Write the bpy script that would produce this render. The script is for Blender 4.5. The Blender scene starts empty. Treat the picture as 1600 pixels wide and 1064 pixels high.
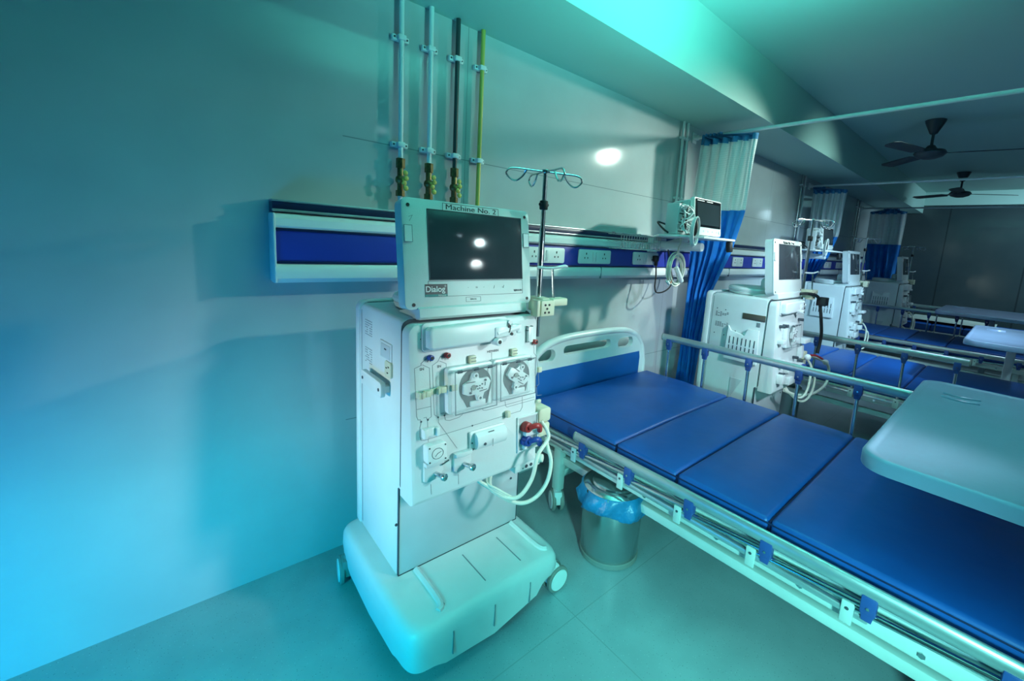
import bpy, bmesh, math, random
from mathutils import Vector, Matrix
random.seed(7)
PI = math.pi
S = bpy.context.scene
C = S.collection

# ------------------------------------------------------------------ camera
F, CX, CY = 664., 866., 479.
CAMPOS = Vector((0, -1.92, 1.45))
_v1 = Vector(((1595-CX)/F, (424.8-CY)/F, 1)).normalized()
_v2 = Vector(((249-CX)/F, (338-CY)/F, 1))
_v2 = (_v2 - _v2.dot(_v1)*_v1).normalized()
_v3 = _v1.cross(_v2)
if _v3.y > 0: _v3 = -_v3
W = Matrix((_v1, _v2, _v3))                 # rows: world axes seen from the camera (x right, y down, z forward)
cam = bpy.data.cameras.new('camera'); co = bpy.data.objects.new('camera', cam); C.objects.link(co)
r_, u_, b_ = W @ Vector((1,0,0)), W @ Vector((0,-1,0)), W @ Vector((0,0,-1))
co.matrix_world = Matrix.Translation(CAMPOS) @ Matrix((r_, u_, b_)).transposed().to_4x4()
cam.sensor_width = 36; cam.lens = F/1600*36
cam.shift_x = -(CX-800)/1600; cam.shift_y = (CY-532)/1600
cam.clip_start = .02
S.camera = co
def H(px, py, ax, val):                     # the point of the plane axis=val that a pixel of the photograph looks at
    d = W @ Vector(((px-CX)/F, (py-CY)/F, 1))
    return CAMPOS + d*((val-CAMPOS[ax])/d[ax])

# ------------------------------------------------------------------ world, exposure
S.view_settings.view_transform = 'Standard'; S.view_settings.look = 'None'
S.view_settings.gamma = 1; S.view_settings.exposure = 0.0
w = bpy.data.worlds.new('world'); S.world = w; w.use_nodes = True
w.node_tree.nodes['Background'].inputs[0].default_value = (.25, .75, .78, 1)
w.node_tree.nodes['Background'].inputs[1].default_value = .1

# ------------------------------------------------------------------ lights
def aim(o, tgt): o.rotation_euler = (Vector(tgt)-o.location).to_track_quat('-Z', 'Y').to_euler()
def spot(name, loc, tgt, power, col, ang=80, blend=1., size=.15):
    l = bpy.data.lights.new(name, 'SPOT'); l.energy = power; l.color = col
    l.spot_size = math.radians(ang); l.spot_blend = blend; l.shadow_soft_size = size
    o = bpy.data.objects.new(name, l); C.objects.link(o); o.location = loc; aim(o, tgt); return o
def area(name, loc, tgt, power, col, sx, sy):
    l = bpy.data.lights.new(name, 'AREA'); l.energy = power; l.color = col; l.shape = 'RECTANGLE'; l.size = sx; l.size_y = sy
    o = bpy.data.objects.new(name, l); C.objects.link(o); o.location = loc; aim(o, tgt); return o
CEIL = 2.80
DL = [(3.55, -1.9), (2.22, -4.02), (5.09, -2.58), (.95, -2.9), (6.9, -2.3)]   # recessed downlights
# name, place, target, cone angle (or area size), lamp radius, power in r g b; only the beams belong to fixtures
LAMPS = [
 ('downlight_beam', (3.55, -1.9, 2.77), (3.4, -1.2, 0), 110, .06, (32, 40, 54)),
 ('downlight_beam', (2.22, -4.02, 2.77), (2.0, -3.0, 0), 130, .06, (5.0, 7.0, 8.0)),
 ('downlight_beam', (5.09, -2.58, 2.77), (5.0, -1.2, 0), 100, .06, (16.0, 24.0, 26.0)),
 ('downlight_beam', (.95, -2.9, 2.77), (1.1, -1.9, 0), 90, .06, (2.0, 5.0, 5.0)),
 ('downlight_beam', (6.9, -2.3, 2.77), (6.8, -1.2, 0), 110, .06, (28, 40, 48)),
 ('machine_front_fill', (2.9, -3.6, 2.3), (1.05, -.5, .82), 25, .18, (205.0, 275.0, 280.0)),  # added spot that brightens the first machine's front, no fixture there
 ('wall_fill', (4.65, -2.2, 2.69), (4.5, 0, 1.62), 60, .05, (85.0, 122.0, 112.0)),  # added light to brighten the wall behind the second machine
 ('cyan_left_fill', (-1.1, -.9, .15), (-.35, -.1, .15), 150, .2, (0.0, 22.0, 66.0)),  # added cyan light for the colour wash at lower left
 ('machine_soft_fill', (1.9, -2.4, 1.3), (.90, -.5, .75), 40, .14, (60.0, 70.0, 70.0)),  # added soft fill on the first machine from beside the viewer
 ('ceiling_teal_fill', (1.3, -1.9, 1.8), (1.35, -1.5, 2.8), 135, .1, (44, 235, 198)),  # added teal light thrown up to tint bulkhead and ceiling
 ('floor_fill', (1.1, -3.0, 2.4), (1.0, -1.2, 0), 50, .1, (0.0, 10.0, 10.0)),  # added light on the floor before the first machine
 ('low_floor_fill', (.1, -2.7, 1.1), (1.7, -1.2, 0), 55, .1, (52, 225, 205)),  # added teal wash over the floor beside the near bed
 ('far_fill', (8.8, -3., 2.6), (10.6, -1.2, 1.0), 120, .2, (130.0, 200.0, 230.0)),  # fill added for the far end of the room
 ('room_fill', (3.5, -6.0, 1.9), (3.5, 0, 1.0), (6.0, 2.0), 0, (2.0, 4.0, 5.0)),  # large unseen panel added as soft ambient light
 ('flank_fill', (-1.3, -.62, .95), (.55, -.44, .70), 36, .12, (85, 98, 84)),  # added from the left to lift the first machine's flank
 ('head_wall_fill', (4.12, -1.72, 2.54), (2.15, 0, 1.4), 54, .05, (235.0, 285.0, 250.0)),  # added spot for the head wall, placed so its glint lands on the glaze
 ('low_corner_fill', (-.6, -1.4, .9), (-.1, -.7, 0), 110, .1, (0.0, 64.0, 66.0)),  # added cyan-teal light for the left corner of the floor
 ('second_machine_fill', (2.0, -2.6, 2.2), (3.0, -.65, .95), 40, .1, (190.0, 235.0, 260.0)),  # added spot aimed at the second machine, without a fixture
 ('step_fill', (1.8, -1.4, 2.15), (1.8, -1.1, 2.8), 125, .1, (9, 50, 46)),  # second added teal light, evens out the ceiling step
 ('far_bay_fill', (3.9, -2.9, 2.4), (5.3, -.8, .8), 55, .1, (240.0, 400.0, 500.0)),  # added spot to lift the second bed and third machine
]
for nm, loc, tgt, sz, rad, pw in LAMPS:
    e = max(max(pw), 1e-6); col = tuple(c/e for c in pw)
    if isinstance(sz, tuple): area(nm, loc, tgt, e, col, *sz)
    else: spot(nm, loc, tgt, e, col, sz, 1., rad)

# ------------------------------------------------------------------ materials
def mat(name, col, rough=.5, metal=0., var=.04, scale=8., bump=0., bscale=60., spec=.5, coat=0., emit=None, trans=0., alpha=1.):
    m = bpy.data.materials.new(name); m.use_nodes = True; nt = m.node_tree; b = nt.nodes['Principled BSDF']
    b.inputs['Roughness'].default_value = rough; b.inputs['Metallic'].default_value = metal
    b.inputs['Specular IOR Level'].default_value = spec; b.inputs['Coat Weight'].default_value = coat
    b.inputs['Transmission Weight'].default_value = trans; b.inputs['Alpha'].default_value = alpha
    tc = nt.nodes.new('ShaderNodeTexCoord'); n = nt.nodes.new('ShaderNodeTexNoise'); n.inputs['Scale'].default_value = scale; n.inputs['Detail'].default_value = 4
    nt.links.new(tc.outputs['Object'], n.inputs['Vector'])
    r = nt.nodes.new('ShaderNodeValToRGB'); nt.links.new(n.outputs['Fac'], r.inputs[0])
    r.color_ramp.elements[0].position = .3; r.color_ramp.elements[1].position = .7
    r.color_ramp.elements[0].color = tuple(c*(1-var) for c in col)+(1,); r.color_ramp.elements[1].color = tuple(min(1, c*(1+var)) for c in col)+(1,)
    nt.links.new(r.outputs[0], b.inputs['Base Color'])
    if bump:
        n2 = nt.nodes.new('ShaderNodeTexNoise'); n2.inputs['Scale'].default_value = bscale; nt.links.new(tc.outputs['Object'], n2.inputs['Vector'])
        bp = nt.nodes.new('ShaderNodeBump'); bp.inputs['Strength'].default_value = bump; bp.inputs['Distance'].default_value = .01
        nt.links.new(n2.outputs['Fac'], bp.inputs['Height']); nt.links.new(bp.outputs[0], b.inputs['Normal'])
    if emit: b.inputs['Emission Color'].default_value = tuple(emit[:3])+(1,); b.inputs['Emission Strength'].default_value = emit[3]
    return m
white   = mat('white_plastic', (.68, .74, .75), .38, var=.03, bump=.05, bscale=300)
white2  = mat('bright_white_plastic', (.80, .85, .86), .3, var=.02)
greyp   = mat('light_grey_enamel', (.52, .58, .61), .45, var=.04, bump=.06, bscale=400)
cream   = mat('cream_plastic', (.66, .66, .50), .45)
beige   = mat('ivory_hose', (.72, .76, .66), .4)
black   = mat('black_rubber', (.012, .014, .016), .5)
dark    = mat('dark_gap', (.03, .04, .045), .7)
ink     = mat('dark_ink', (.05, .07, .09), .6)
inkgrey = mat('grey_ink', (.22, .27, .30), .6)
screenm = mat('screen_glass', (.045, .055, .070), .10, var=.1, spec=.6)  # base colour lifted to stand in for the bright room the glass reflects
screen2 = mat('black_screen_glass', (.006, .009, .013), .12, spec=.5)
chrome  = mat('chrome', (.62, .66, .68), .18, 1.)
steel   = mat('brushed_steel', (.58, .61, .62), .27, 1., var=.1, scale=3)
alu     = mat('satin_aluminium', (.56, .60, .62), .38, .75, var=.08)
bedwhite= mat('cream_white_bed_enamel', (.60, .66, .64), .4)
blue    = mat('blue_vinyl', (.006, .085, .36), .42, var=.08, scale=5, bump=.25, bscale=9)
bluedk  = mat('dark_blue_piping', (.004, .012, .07), .5)
bluebd  = mat('blue_board', (.01, .13, .46), .35)
brkt    = mat('blue_bracket_plastic', (.03, .08, .30), .4)
railblue= mat('royal_blue_fascia', (.035, .055, .42), .4)
navy    = mat('navy_rail', (.010, .020, .075), .35)
cblue   = mat('blue_curtain_cloth', (.010, .23, .74), .75, var=.12, scale=14, bump=.2, bscale=120)
cband   = mat('pale_blue_header_cloth', (.05, .24, .48), .8, var=.1)
redp    = mat('red_plastic', (.42, .03, .03), .35)
bluep   = mat('blue_plastic', (.015, .06, .32), .35)
tealp   = mat('teal_print', (.0, .22, .22), .5)
badge   = mat('dark_badge', (.02, .035, .045), .4)
paper   = mat('white_label', (.85, .87, .88), .6)
brownp  = mat('bronze_plate', (.10, .09, .07), .4, .3)
yellow  = mat('yellow_enamel', (.55, .48, .10), .4)
brass   = mat('aged_brass', (.20, .16, .07), .4, .8, var=.3, scale=60)
liner   = mat('blue_bin_liner', (.01, .20, .42), .35, var=.15, scale=20, bump=.5, bscale=30)
tablem  = mat('blue_grey_table_plastic', (.30, .38, .56), .28, var=.08, scale=4, bump=.08, bscale=40)
fanm    = mat('dark_fan_enamel', (.03, .05, .06), .4)
lens    = mat('lit_lens', (1, 1, 1), .5, emit=(.75, .97, 1, 9))
glassm  = mat('clear_cover', (.8, .86, .88), .12, alpha=.10)
rubber  = mat('grey_rubber', (.25, .26, .24), .6)

def netmat():
    m = bpy.data.materials.new('white_mesh_net'); m.use_nodes = True; nt = m.node_tree; b = nt.nodes['Principled BSDF']
    b.inputs['Base Color'].default_value = (.80, .86, .87, 1); b.inputs['Roughness'].default_value = .8
    uv = nt.nodes.new('ShaderNodeUVMap'); sp = nt.nodes.new('ShaderNodeSeparateXYZ'); nt.links.new(uv.outputs[0], sp.inputs[0])
    outs = []
    for k, o in enumerate(('X', 'Y')):
        a = nt.nodes.new('ShaderNodeMath'); a.operation = 'MULTIPLY'; a.inputs[1].default_value = 80.; nt.links.new(sp.outputs[o], a.inputs[0])
        f = nt.nodes.new('ShaderNodeMath'); f.operation = 'FRACT'; nt.links.new(a.outputs[0], f.inputs[0])
        g = nt.nodes.new('ShaderNodeMath'); g.operation = 'GREATER_THAN'; g.inputs[1].default_value = .38; nt.links.new(f.outputs[0], g.inputs[0]); outs.append(g)
    mu = nt.nodes.new('ShaderNodeMath'); mu.operation = 'MULTIPLY'; nt.links.new(outs[0].outputs[0], mu.inputs[0]); nt.links.new(outs[1].outputs[0], mu.inputs[1])
    s = nt.nodes.new('ShaderNodeMath'); s.operation = 'MULTIPLY_ADD'; s.inputs[1].default_value = -.28; s.inputs[2].default_value = 1; nt.links.new(mu.outputs[0], s.inputs[0])
    nt.links.new(s.outputs[0], b.inputs['Alpha'])
    return m
net = netmat()

def linemask(nt, sock, period, off, width):
    a = nt.nodes.new('ShaderNodeMath'); a.operation = 'ADD'; a.inputs[1].default_value = -off+period*100+width/2; nt.links.new(sock, a.inputs[0])
    m = nt.nodes.new('ShaderNodeMath'); m.operation = 'MODULO'; m.inputs[1].default_value = period; nt.links.new(a.outputs[0], m.inputs[0])
    l = nt.nodes.new('ShaderNodeMath'); l.operation = 'LESS_THAN'; l.inputs[1].default_value = width; nt.links.new(m.outputs[0], l.inputs[0]); return l.outputs[0]
def tiled(name, c1, c2, rough, lines, jcol, scale=3., speck=None, spec=.5, x_from=None):
    m = bpy.data.materials.new(name); m.use_nodes = True; nt = m.node_tree; b = nt.nodes['Principled BSDF']
    b.inputs['Roughness'].default_value = rough; b.inputs['Specular IOR Level'].default_value = spec
    g = nt.nodes.new('ShaderNodeNewGeometry'); n = nt.nodes.new('ShaderNodeTexNoise'); n.inputs['Scale'].default_value = scale; n.inputs['Detail'].default_value = 6
    nt.links.new(g.outputs['Position'], n.inputs['Vector'])
    r = nt.nodes.new('ShaderNodeValToRGB'); r.color_ramp.elements[0].position = .35; r.color_ramp.elements[1].position = .65
    r.color_ramp.elements[0].color = c1+(1,); r.color_ramp.elements[1].color = c2+(1,); nt.links.new(n.outputs['Fac'], r.inputs[0])
    out = r.outputs[0]
    def mix(f, c, o):
        x = nt.nodes.new('ShaderNodeMix'); x.data_type = 'RGBA'; nt.links.new(f, x.inputs[0]); nt.links.new(o, x.inputs[6]); x.inputs[7].default_value = c+(1,); return x.outputs[2]
    if speck:
        for sc, th, col in speck:
            v = nt.nodes.new('ShaderNodeTexVoronoi'); v.inputs['Scale'].default_value = sc; nt.links.new(g.outputs['Position'], v.inputs['Vector'])
            l = nt.nodes.new('ShaderNodeMath'); l.operation = 'LESS_THAN'; l.inputs[1].default_value = th; nt.links.new(v.outputs['Distance'], l.inputs[0]); out = mix(l.outputs[0], col, out)
    sp = nt.nodes.new('ShaderNodeSeparateXYZ'); nt.links.new(g.outputs['Position'], sp.inputs[0])
    for ax, per, off, wd in lines:
        f = linemask(nt, sp.outputs[ax], per, off, wd)
        if x_from is not None:
            gt = nt.nodes.new('ShaderNodeMath'); gt.operation = 'GREATER_THAN'; gt.inputs[1].default_value = x_from; nt.links.new(sp.outputs['X'], gt.inputs[0])
            mm = nt.nodes.new('ShaderNodeMath'); mm.operation = 'MULTIPLY'; nt.links.new(f, mm.inputs[0]); nt.links.new(gt.outputs[0], mm.inputs[1]); f = mm.outputs[0]
        out = mix(f, jcol, out)
    nt.links.new(out, b.inputs['Base Color']); return m
wallm = tiled('glazed_wall_panels', (.44, .49, .51), (.50, .55, .57), .07, [('Z', 1.21, 1.818, .004), ('X', 1.85, 1.12, .003)], (.25, .29, .31), 2.2, x_from=.56)
floorm = tiled('speckled_vinyl_floor', (.28, .37, .40), (.33, .43, .46), .35, [('X', 1.2, 1.12, .004), ('Y', 1.2, -.95, .004)], (.24, .32, .33), 5., [(95, .12, (.16, .21, .23)), (70, .09, (.5, .56, .58))], x_from=.56)
ceilm = mat('ceiling_paint', (.36, .58, .54), .6, var=.02, scale=1)
bulkm = mat('bulkhead_paint', (.36, .58, .54), .6, var=.02, scale=1)
farm = tiled('dark_glass_partition', (.030, .050, .058), (.045, .066, .073), .14, [('Y', 1.05, -.9, .02)], (.02, .03, .035), 1.2)
sidem = mat('grey_far_side_paint', (.22, .27, .28), .6)

# ------------------------------------------------------------------ mesh builder
class MB:
    def __init__(s): s.bm = bmesh.new(); s.M = Matrix.Identity(4)
    def add(s, t):
        t.transform(s.M); me = bpy.data.meshes.new('t'); t.to_mesh(me); t.free(); s.bm.from_mesh(me); bpy.data.meshes.remove(me); return s
    def box(s, a, b, bev=0., seg=2, M=None):
        t = bmesh.new(); bmesh.ops.create_cube(t, size=1)
        a, b = Vector(a), Vector(b); d = b-a; c = (a+b)/2
        for v in t.verts: v.co = Vector((c[i]+v.co[i]*abs(d[i]) for i in range(3)))
        bev = min(bev, min(abs(x) for x in d)*.49)
        if bev > 0: bmesh.ops.bevel(t, geom=t.edges[:], offset=bev, segments=seg, profile=.5, affect='EDGES')
        if M: t.transform(M)
        return s.add(t)
    def rbox(s, a, b, axis, r, bev=0., seg=5):      # box whose four corners seen along the axis are rounded
        a, b = Vector(a), Vector(b); i, j = [k for k in range(3) if k != axis]
        pts = []
        for (cx, cy, a0) in ((b[i]-r, b[j]-r, 0), (a[i]+r, b[j]-r, 90), (a[i]+r, a[j]+r, 180), (b[i]-r, a[j]+r, 270)):
            for k in range(seg+1):
                t = math.radians(a0+90*k/seg); pts.append((cx+r*math.cos(t), cy+r*math.sin(t)))
        return s.prism(pts, axis, a[axis], b[axis], bev)
    def prism(s, pts, axis, a0, a1, bev=0., seg=2, taper=1.):
        t = bmesh.new(); i, j = [k for k in range(3) if k != axis]
        cx = sum(p[0] for p in pts)/len(pts); cy = sum(p[1] for p in pts)/len(pts)
        def mk(p, h, f):
            v = [0, 0, 0]; v[i] = cx+(p[0]-cx)*f; v[j] = cy+(p[1]-cy)*f; v[axis] = h; return t.verts.new(v)
        A = [mk(p, a0, 1) for p in pts]; B = [mk(p, a1, taper) for p in pts]; n = len(pts)
        fa = t.faces.new(A); fb = t.faces.new(B[::-1])
        for k in range(n): t.faces.new((A[k], B[k], B[(k+1) % n], A[(k+1) % n]))
        bmesh.ops.recalc_face_normals(t, faces=t.faces[:])
        if bev > 0:
            es = [e for e in t.edges if (e.verts[0] in A) == (e.verts[1] in A)]
            bmesh.ops.bevel(t, geom=es, offset=bev, segments=seg, profile=.5, affect='EDGES')
        return s.add(t)
    def cyl(s, p0, p1, r, r2=None, n=20, bev=0.):
        p0, p1 = Vector(p0), Vector(p1); d = p1-p0; t = bmesh.new()
        bmesh.ops.create_cone(t, cap_ends=True, segments=n, radius1=r, radius2=r if r2 is None else r2, depth=d.length)
        if bev > 0:
            es = [e for e in t.edges if abs(e.verts[0].co.z-e.verts[1].co.z) < 1e-6]
            bmesh.ops.bevel(t, geom=es, offset=bev, segments=2, profile=.5, affect='EDGES')
        t.transform(Matrix.Translation((p0+p1)/2) @ d.to_track_quat('Z', 'Y').to_matrix().to_4x4()); return s.add(t)
    def sph(s, c, r, sc=(1, 1, 1), n=14):
        t = bmesh.new(); bmesh.ops.create_uvsphere(t, u_segments=n, v_segments=n//2+2, radius=r)
        t.transform(Matrix.Translation(c) @ Matrix.Diagonal(Vector(sc)).to_4x4()); return s.add(t)
    def lathe(s, prof, c, axis=(0, 0, 1), n=36, wob=None):
        t = bmesh.new(); rings = []
        for q, (r, z) in enumerate(prof):
            ring = []
            for k in range(n):
                a = 2*PI*k/n; rr = r if wob is None else wob(q, a, r); zz = z if wob is None else z+wob(q, a, None)
                ring.append(t.verts.new((rr*math.cos(a), rr*math.sin(a), zz)))
            rings.append(ring)
        for A, B in zip(rings, rings[1:]):
            for k in range(n): t.faces.new((A[k], A[(k+1) % n], B[(k+1) % n], B[k]))
        if prof[0][0] > 1e-4 and wob is None: t.faces.new(rings[0][::-1])
        if prof[-1][0] > 1e-4 and wob is None: t.faces.new(rings[-1])
        bmesh.ops.remove_doubles(t, verts=t.verts[:], dist=1e-6)
        t.transform(Matrix.Translation(c) @ Vector(axis).to_track_quat('Z', 'Y').to_matrix().to_4x4()); return s.add(t)
    def tube(s, pts, r, n=8, smooth=0, closed=False, flat=None):
        pts = [Vector(p) for p in pts]
        if smooth:
            P = pts; out = []; N = len(P); rng = range(N) if closed else range(N-1)
            for k in rng:
                p0 = P[k-1] if (k > 0 or closed) else P[0]; p1 = P[k]; p2 = P[(k+1) % N]
                p3 = P[(k+2) % N] if (closed or k+2 < N) else P[-1]
                for q in range(smooth):
                    u = q/smooth; out.append(.5*((2*p1)+(-p0+p2)*u+(2*p0-5*p1+4*p2-p3)*u*u+(-p0+3*p1-3*p2+p3)*u**3))
            if not closed: out.append(P[-1])
            pts = out
        t = bmesh.new(); rings = []; N = len(pts); nrm = None
        for k, p in enumerate(pts):
            a = pts[k-1] if (k > 0 or closed) else p; b = pts[(k+1) % N] if (k < N-1 or closed) else p
            d = (b-a).normalized()
            if nrm is None:
                nrm = d.orthogonal().normalized()
                if flat: nrm = (Vector(flat)-Vector(flat).dot(d)*d).normalized()
            else: nrm = (nrm-nrm.dot(d)*d).normalized()
            bi = d.cross(nrm)
            rr = r(k/(N-1)) if callable(r) else r
            rings.append([t.verts.new(p+rr*(math.cos(2*PI*q/n)*nrm+math.sin(2*PI*q/n)*bi)) for q in range(n)])
        for k in range(N if closed else N-1):
            A, B = rings[k], rings[(k+1) % N]
            for q in range(n): t.faces.new((A[q], B[q], B[(q+1) % n], A[(q+1) % n]))
        if not closed: t.faces.new(rings[0]); t.faces.new(rings[-1][::-1])
        return s.add(t)
    def ribbon(s, pts, wd, th, nrm):                # flat raised line lying on a surface
        nrm = Vector(nrm)
        for a, b in zip(pts, pts[1:]):
            a, b = Vector(a), Vector(b); d = b-a
            if d.length < 1e-5: continue
            d.normalize(); sd = d.cross(nrm).normalized()*wd/2; t = bmesh.new()
            a2, b2 = a-d*wd/2, b+d*wd/2
            vs = [t.verts.new(v) for v in (a2-sd, b2-sd, b2+sd, a2+sd)]; up = [t.verts.new(v.co+nrm*th) for v in vs]
            t.faces.new(up)
            for k in range(4): t.faces.new((vs[k], vs[(k+1) % 4], up[(k+1) % 4], up[k]))
            s.add(t)
        return s
    def text(s, body, size, M, depth=.0006, align='CENTER', bold=0.):
        cu = bpy.data.curves.new('t', 'FONT'); cu.body = body; cu.size = size; cu.align_x = align; cu.align_y = 'CENTER'; cu.extrude = depth; cu.offset = bold
        o = bpy.data.objects.new('t', cu); C.objects.link(o); dg = bpy.context.evaluated_depsgraph_get()
        me = bpy.data.meshes.new_from_object(o.evaluated_get(dg)); t = bmesh.new(); t.from_mesh(me); t.transform(M)
        bpy.data.objects.remove(o); bpy.data.curves.remove(cu); bpy.data.meshes.remove(me); return s.add(t)
    def build(s, name, m, parent=None, smooth=True, ang=35):
        if parent is not None:
            o = Vector((0, 0, 0)); p = parent
            while p: o += p.location; p = p.parent
            bmesh.ops.translate(s.bm, verts=s.bm.verts[:], vec=-o)
        me = bpy.data.meshes.new(name); bmesh.ops.recalc_face_normals(s.bm, faces=s.bm.faces[:]) if not getattr(s, 'keep', 0) else None
        s.bm.to_mesh(me); s.bm.free(); me.materials.append(m)
        if smooth:
            me.shade_smooth(); me.set_sharp_from_angle(angle=math.radians(ang))
        ob = bpy.data.objects.new(name, me); C.objects.link(ob)
        if parent is not None: ob.parent = parent
        return ob

def tag(o, label, cat, group=None, kind=None):
    o['label'] = label; o['category'] = cat
    if group: o['group'] = group
    if kind: o['kind'] = kind
    return o
def thing(name, loc, label, cat, group=None):
    o = bpy.data.objects.new(name, None); C.objects.link(o); o.location = loc; o.empty_display_size = .05; return tag(o, label, cat, group)
def relabel(o, label): o['label'] = label; return o
def kids(o): return [c for c in C.objects if c.parent == o]
def copy_tree(o, parent=None):
    c = o.copy(); C.objects.link(c)
    if parent is not None: c.parent = parent
    for ch in kids(o): copy_tree(ch, c)
    return c
def struct(name, m, fn, smooth=False):
    b = MB(); fn(b); o = b.build(name, m, None, smooth); o['kind'] = 'structure'; return o
def recentre(o):                                     # gives a single-mesh thing an origin at its base
    vs = [v.co for v in o.data.vertices]; c = Vector(((min(v.x for v in vs)+max(v.x for v in vs))/2, (min(v.y for v in vs)+max(v.y for v in vs))/2, min(v.z for v in vs)))
    o.data.transform(Matrix.Translation(-c)); o.location = c; return o

# ------------------------------------------------------------------ the room
XF = 10.6; YB = -6.5; XL = -2.2; STEP = -.51
struct('floor', floorm, lambda b: b.box((XL-.1, YB-.1, -.1), (XF+.1, .1, 0)))
struct('wall_back', wallm, lambda b: b.box((XL-.1, 0, 0), (XF+.1, .12, CEIL)))
struct('wall_far', farm, lambda b: b.box((XF, YB, 0), (XF+.1, 0, 2.56)))
struct('trim_1', ceilm, lambda b: b.box((XF-.03, YB, 2.56), (XF+.1, 0, CEIL)))
struct('wall_front', sidem, lambda b: b.box((XL, YB-.1, 0), (XF, YB, CEIL)))
struct('wall_near', sidem, lambda b: b.box((XL-.1, YB, 0), (XL, 0, CEIL)))
struct('ceiling', ceilm, lambda b: b.box((XL-.1, YB-.1, CEIL), (XF+.1, .1, CEIL+.1)))
struct('trim_2', bulkm, lambda b: b.box((XL, STEP, 2.42), (XF, -.0005, CEIL-.0005)))
for k, (x, y) in enumerate(DL):
    t = thing('ceiling_downlight', (x, y, CEIL-.012), ['round recessed ceiling downlight above the curtained bay', 'round recessed ceiling downlight furthest from the wall, behind the viewer', 'round recessed ceiling downlight beyond the nearer ceiling fan', 'round recessed ceiling downlight above the viewer', 'round recessed ceiling downlight towards the far partition'][k], 'ceiling light', 'recessed downlights in the ceiling')
    MB().lathe([(.085, 0), (.09, .004), (.09, .012), (.068, .012), (.068, .003)], (x, y, CEIL-.012)).build('trim_ring', white2, t)
    MB().cyl((x, y, CEIL-.008), (x, y, CEIL-.001), .066).build('lens', lens, t)

# bed head panels along the wall (white covers, blue fascia, navy rail)
def socket_plate(x, z, wd, parent, plug=False):
    y = -.088; h = .088
    p = MB().rbox((x-wd/2, y-.008, z-h/2), (x+wd/2, y+.002, z+h/2), 1, .012, .003).build('socket_plate', white2, parent)
    sk = MB(); 
    for q in (-.28, .28):
        if wd < .2 and q > 0: continue
        cx = x+q*wd
        for dx, dz, w_, h_ in ((0, .018, .007, .013), (-.013, -.008, .006, .010), (.013, -.008, .006, .010)):
            sk.box((cx+dx-w_/2, y-.0088, z+dz-h_/2), (cx+dx+w_/2, y-.0075, z+dz+h_/2))
    sk.build('socket_holes', black, p, False)
    sw = MB()
    for q in (-.014, .014): sw.box((x+q-.012, y-.012, z-.03), (x+q+.012, y-.007, z+.03), .002)
    sw.build('rocker_switch', white2, p)
def head_panel(x0, x1, label, sockets):
    t = thing('bed_head_panel', ((x0+x1)/2, 0, 1.23), label, 'wall panel', 'bed head wall panels')
    y = -.001
    # white lower cover bulges out, then blue fascia, then the white upper cover
    prof = [(y, 1.232), (-.055, 1.232), (-.078, 1.238), (-.092, 1.252), (-.096, 1.275), (-.092, 1.298), (-.084, 1.307), (y, 1.307)]
    MB().prism(prof, 0, x0, x1).build('lower_cover', white2, t)
    MB().box((x0, -.084, 1.307), (x1, y, 1.437), .001).build('blue_fascia', railblue, t)
    g = MB(); g.box((x0, -.089, 1.307), (x1, -.083, 1.315), .002); g.box((x0, -.089, 1.427), (x1, -.083, 1.437), .002); g.build('navy_edging', navy, t)
    prof = [(y, 1.437), (-.086, 1.437), (-.092, 1.445), (-.09, 1.472), (-.078, 1.486), (-.05, 1.492), (y, 1.492)]
    MB().prism(prof, 0, x0, x1).build('upper_cover', white2, t)
    MB().box((x0, -.070, 1.496), (x1, -.052, 1.505), .002).build('rail_lip', alu, t)
    MB().box((x0, -.060, 1.492), (x1, y, 1.532), .003).build('equipment_rail', navy, t)
    MB().box((x0, -.064, 1.532), (x1, y, 1.540), .002).build('top_lip', alu, t)
    n = max(1, int((x1-x0)/.9))
    for k in range(1, n+1):
        s = MB(); xx = x0+(x1-x0)*k/(n+1); s.box((xx-.001, -.0975, 1.234), (xx+.001, -.084, 1.307)); s.build('cover_joint', inkgrey, t, False)
    for e, xx in ((-1, x0), (1, x1)): c = MB(); c.box((xx-.004, -.094, 1.236), (xx+.004, y, 1.49), .003); c.build('end_cap', white2, t)
    for (sx, wd) in sockets: socket_plate(sx, 1.372, wd, t)
    return t
head_panel(.30, 2.98, 'blue and white wall panel with sockets behind the nearest machine and bed', [(1.02, .3), (1.60, .3), (2.02, .3), (2.56, .3)])
head_panel(3.0, 5.65, 'blue and white wall panel with sockets behind the second machine', [(4.04, .22), (4.49, .24), (5.1, .22)])
head_panel(5.67, 8.3, 'blue and white wall panel with sockets behind the third machine', [(6.35, .3), (6.85, .3), (7.4, .3)])
head_panel(8.32, 10.5, 'blue and white wall panel nearest the dark far partition', [(9.2, .3)])

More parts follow.
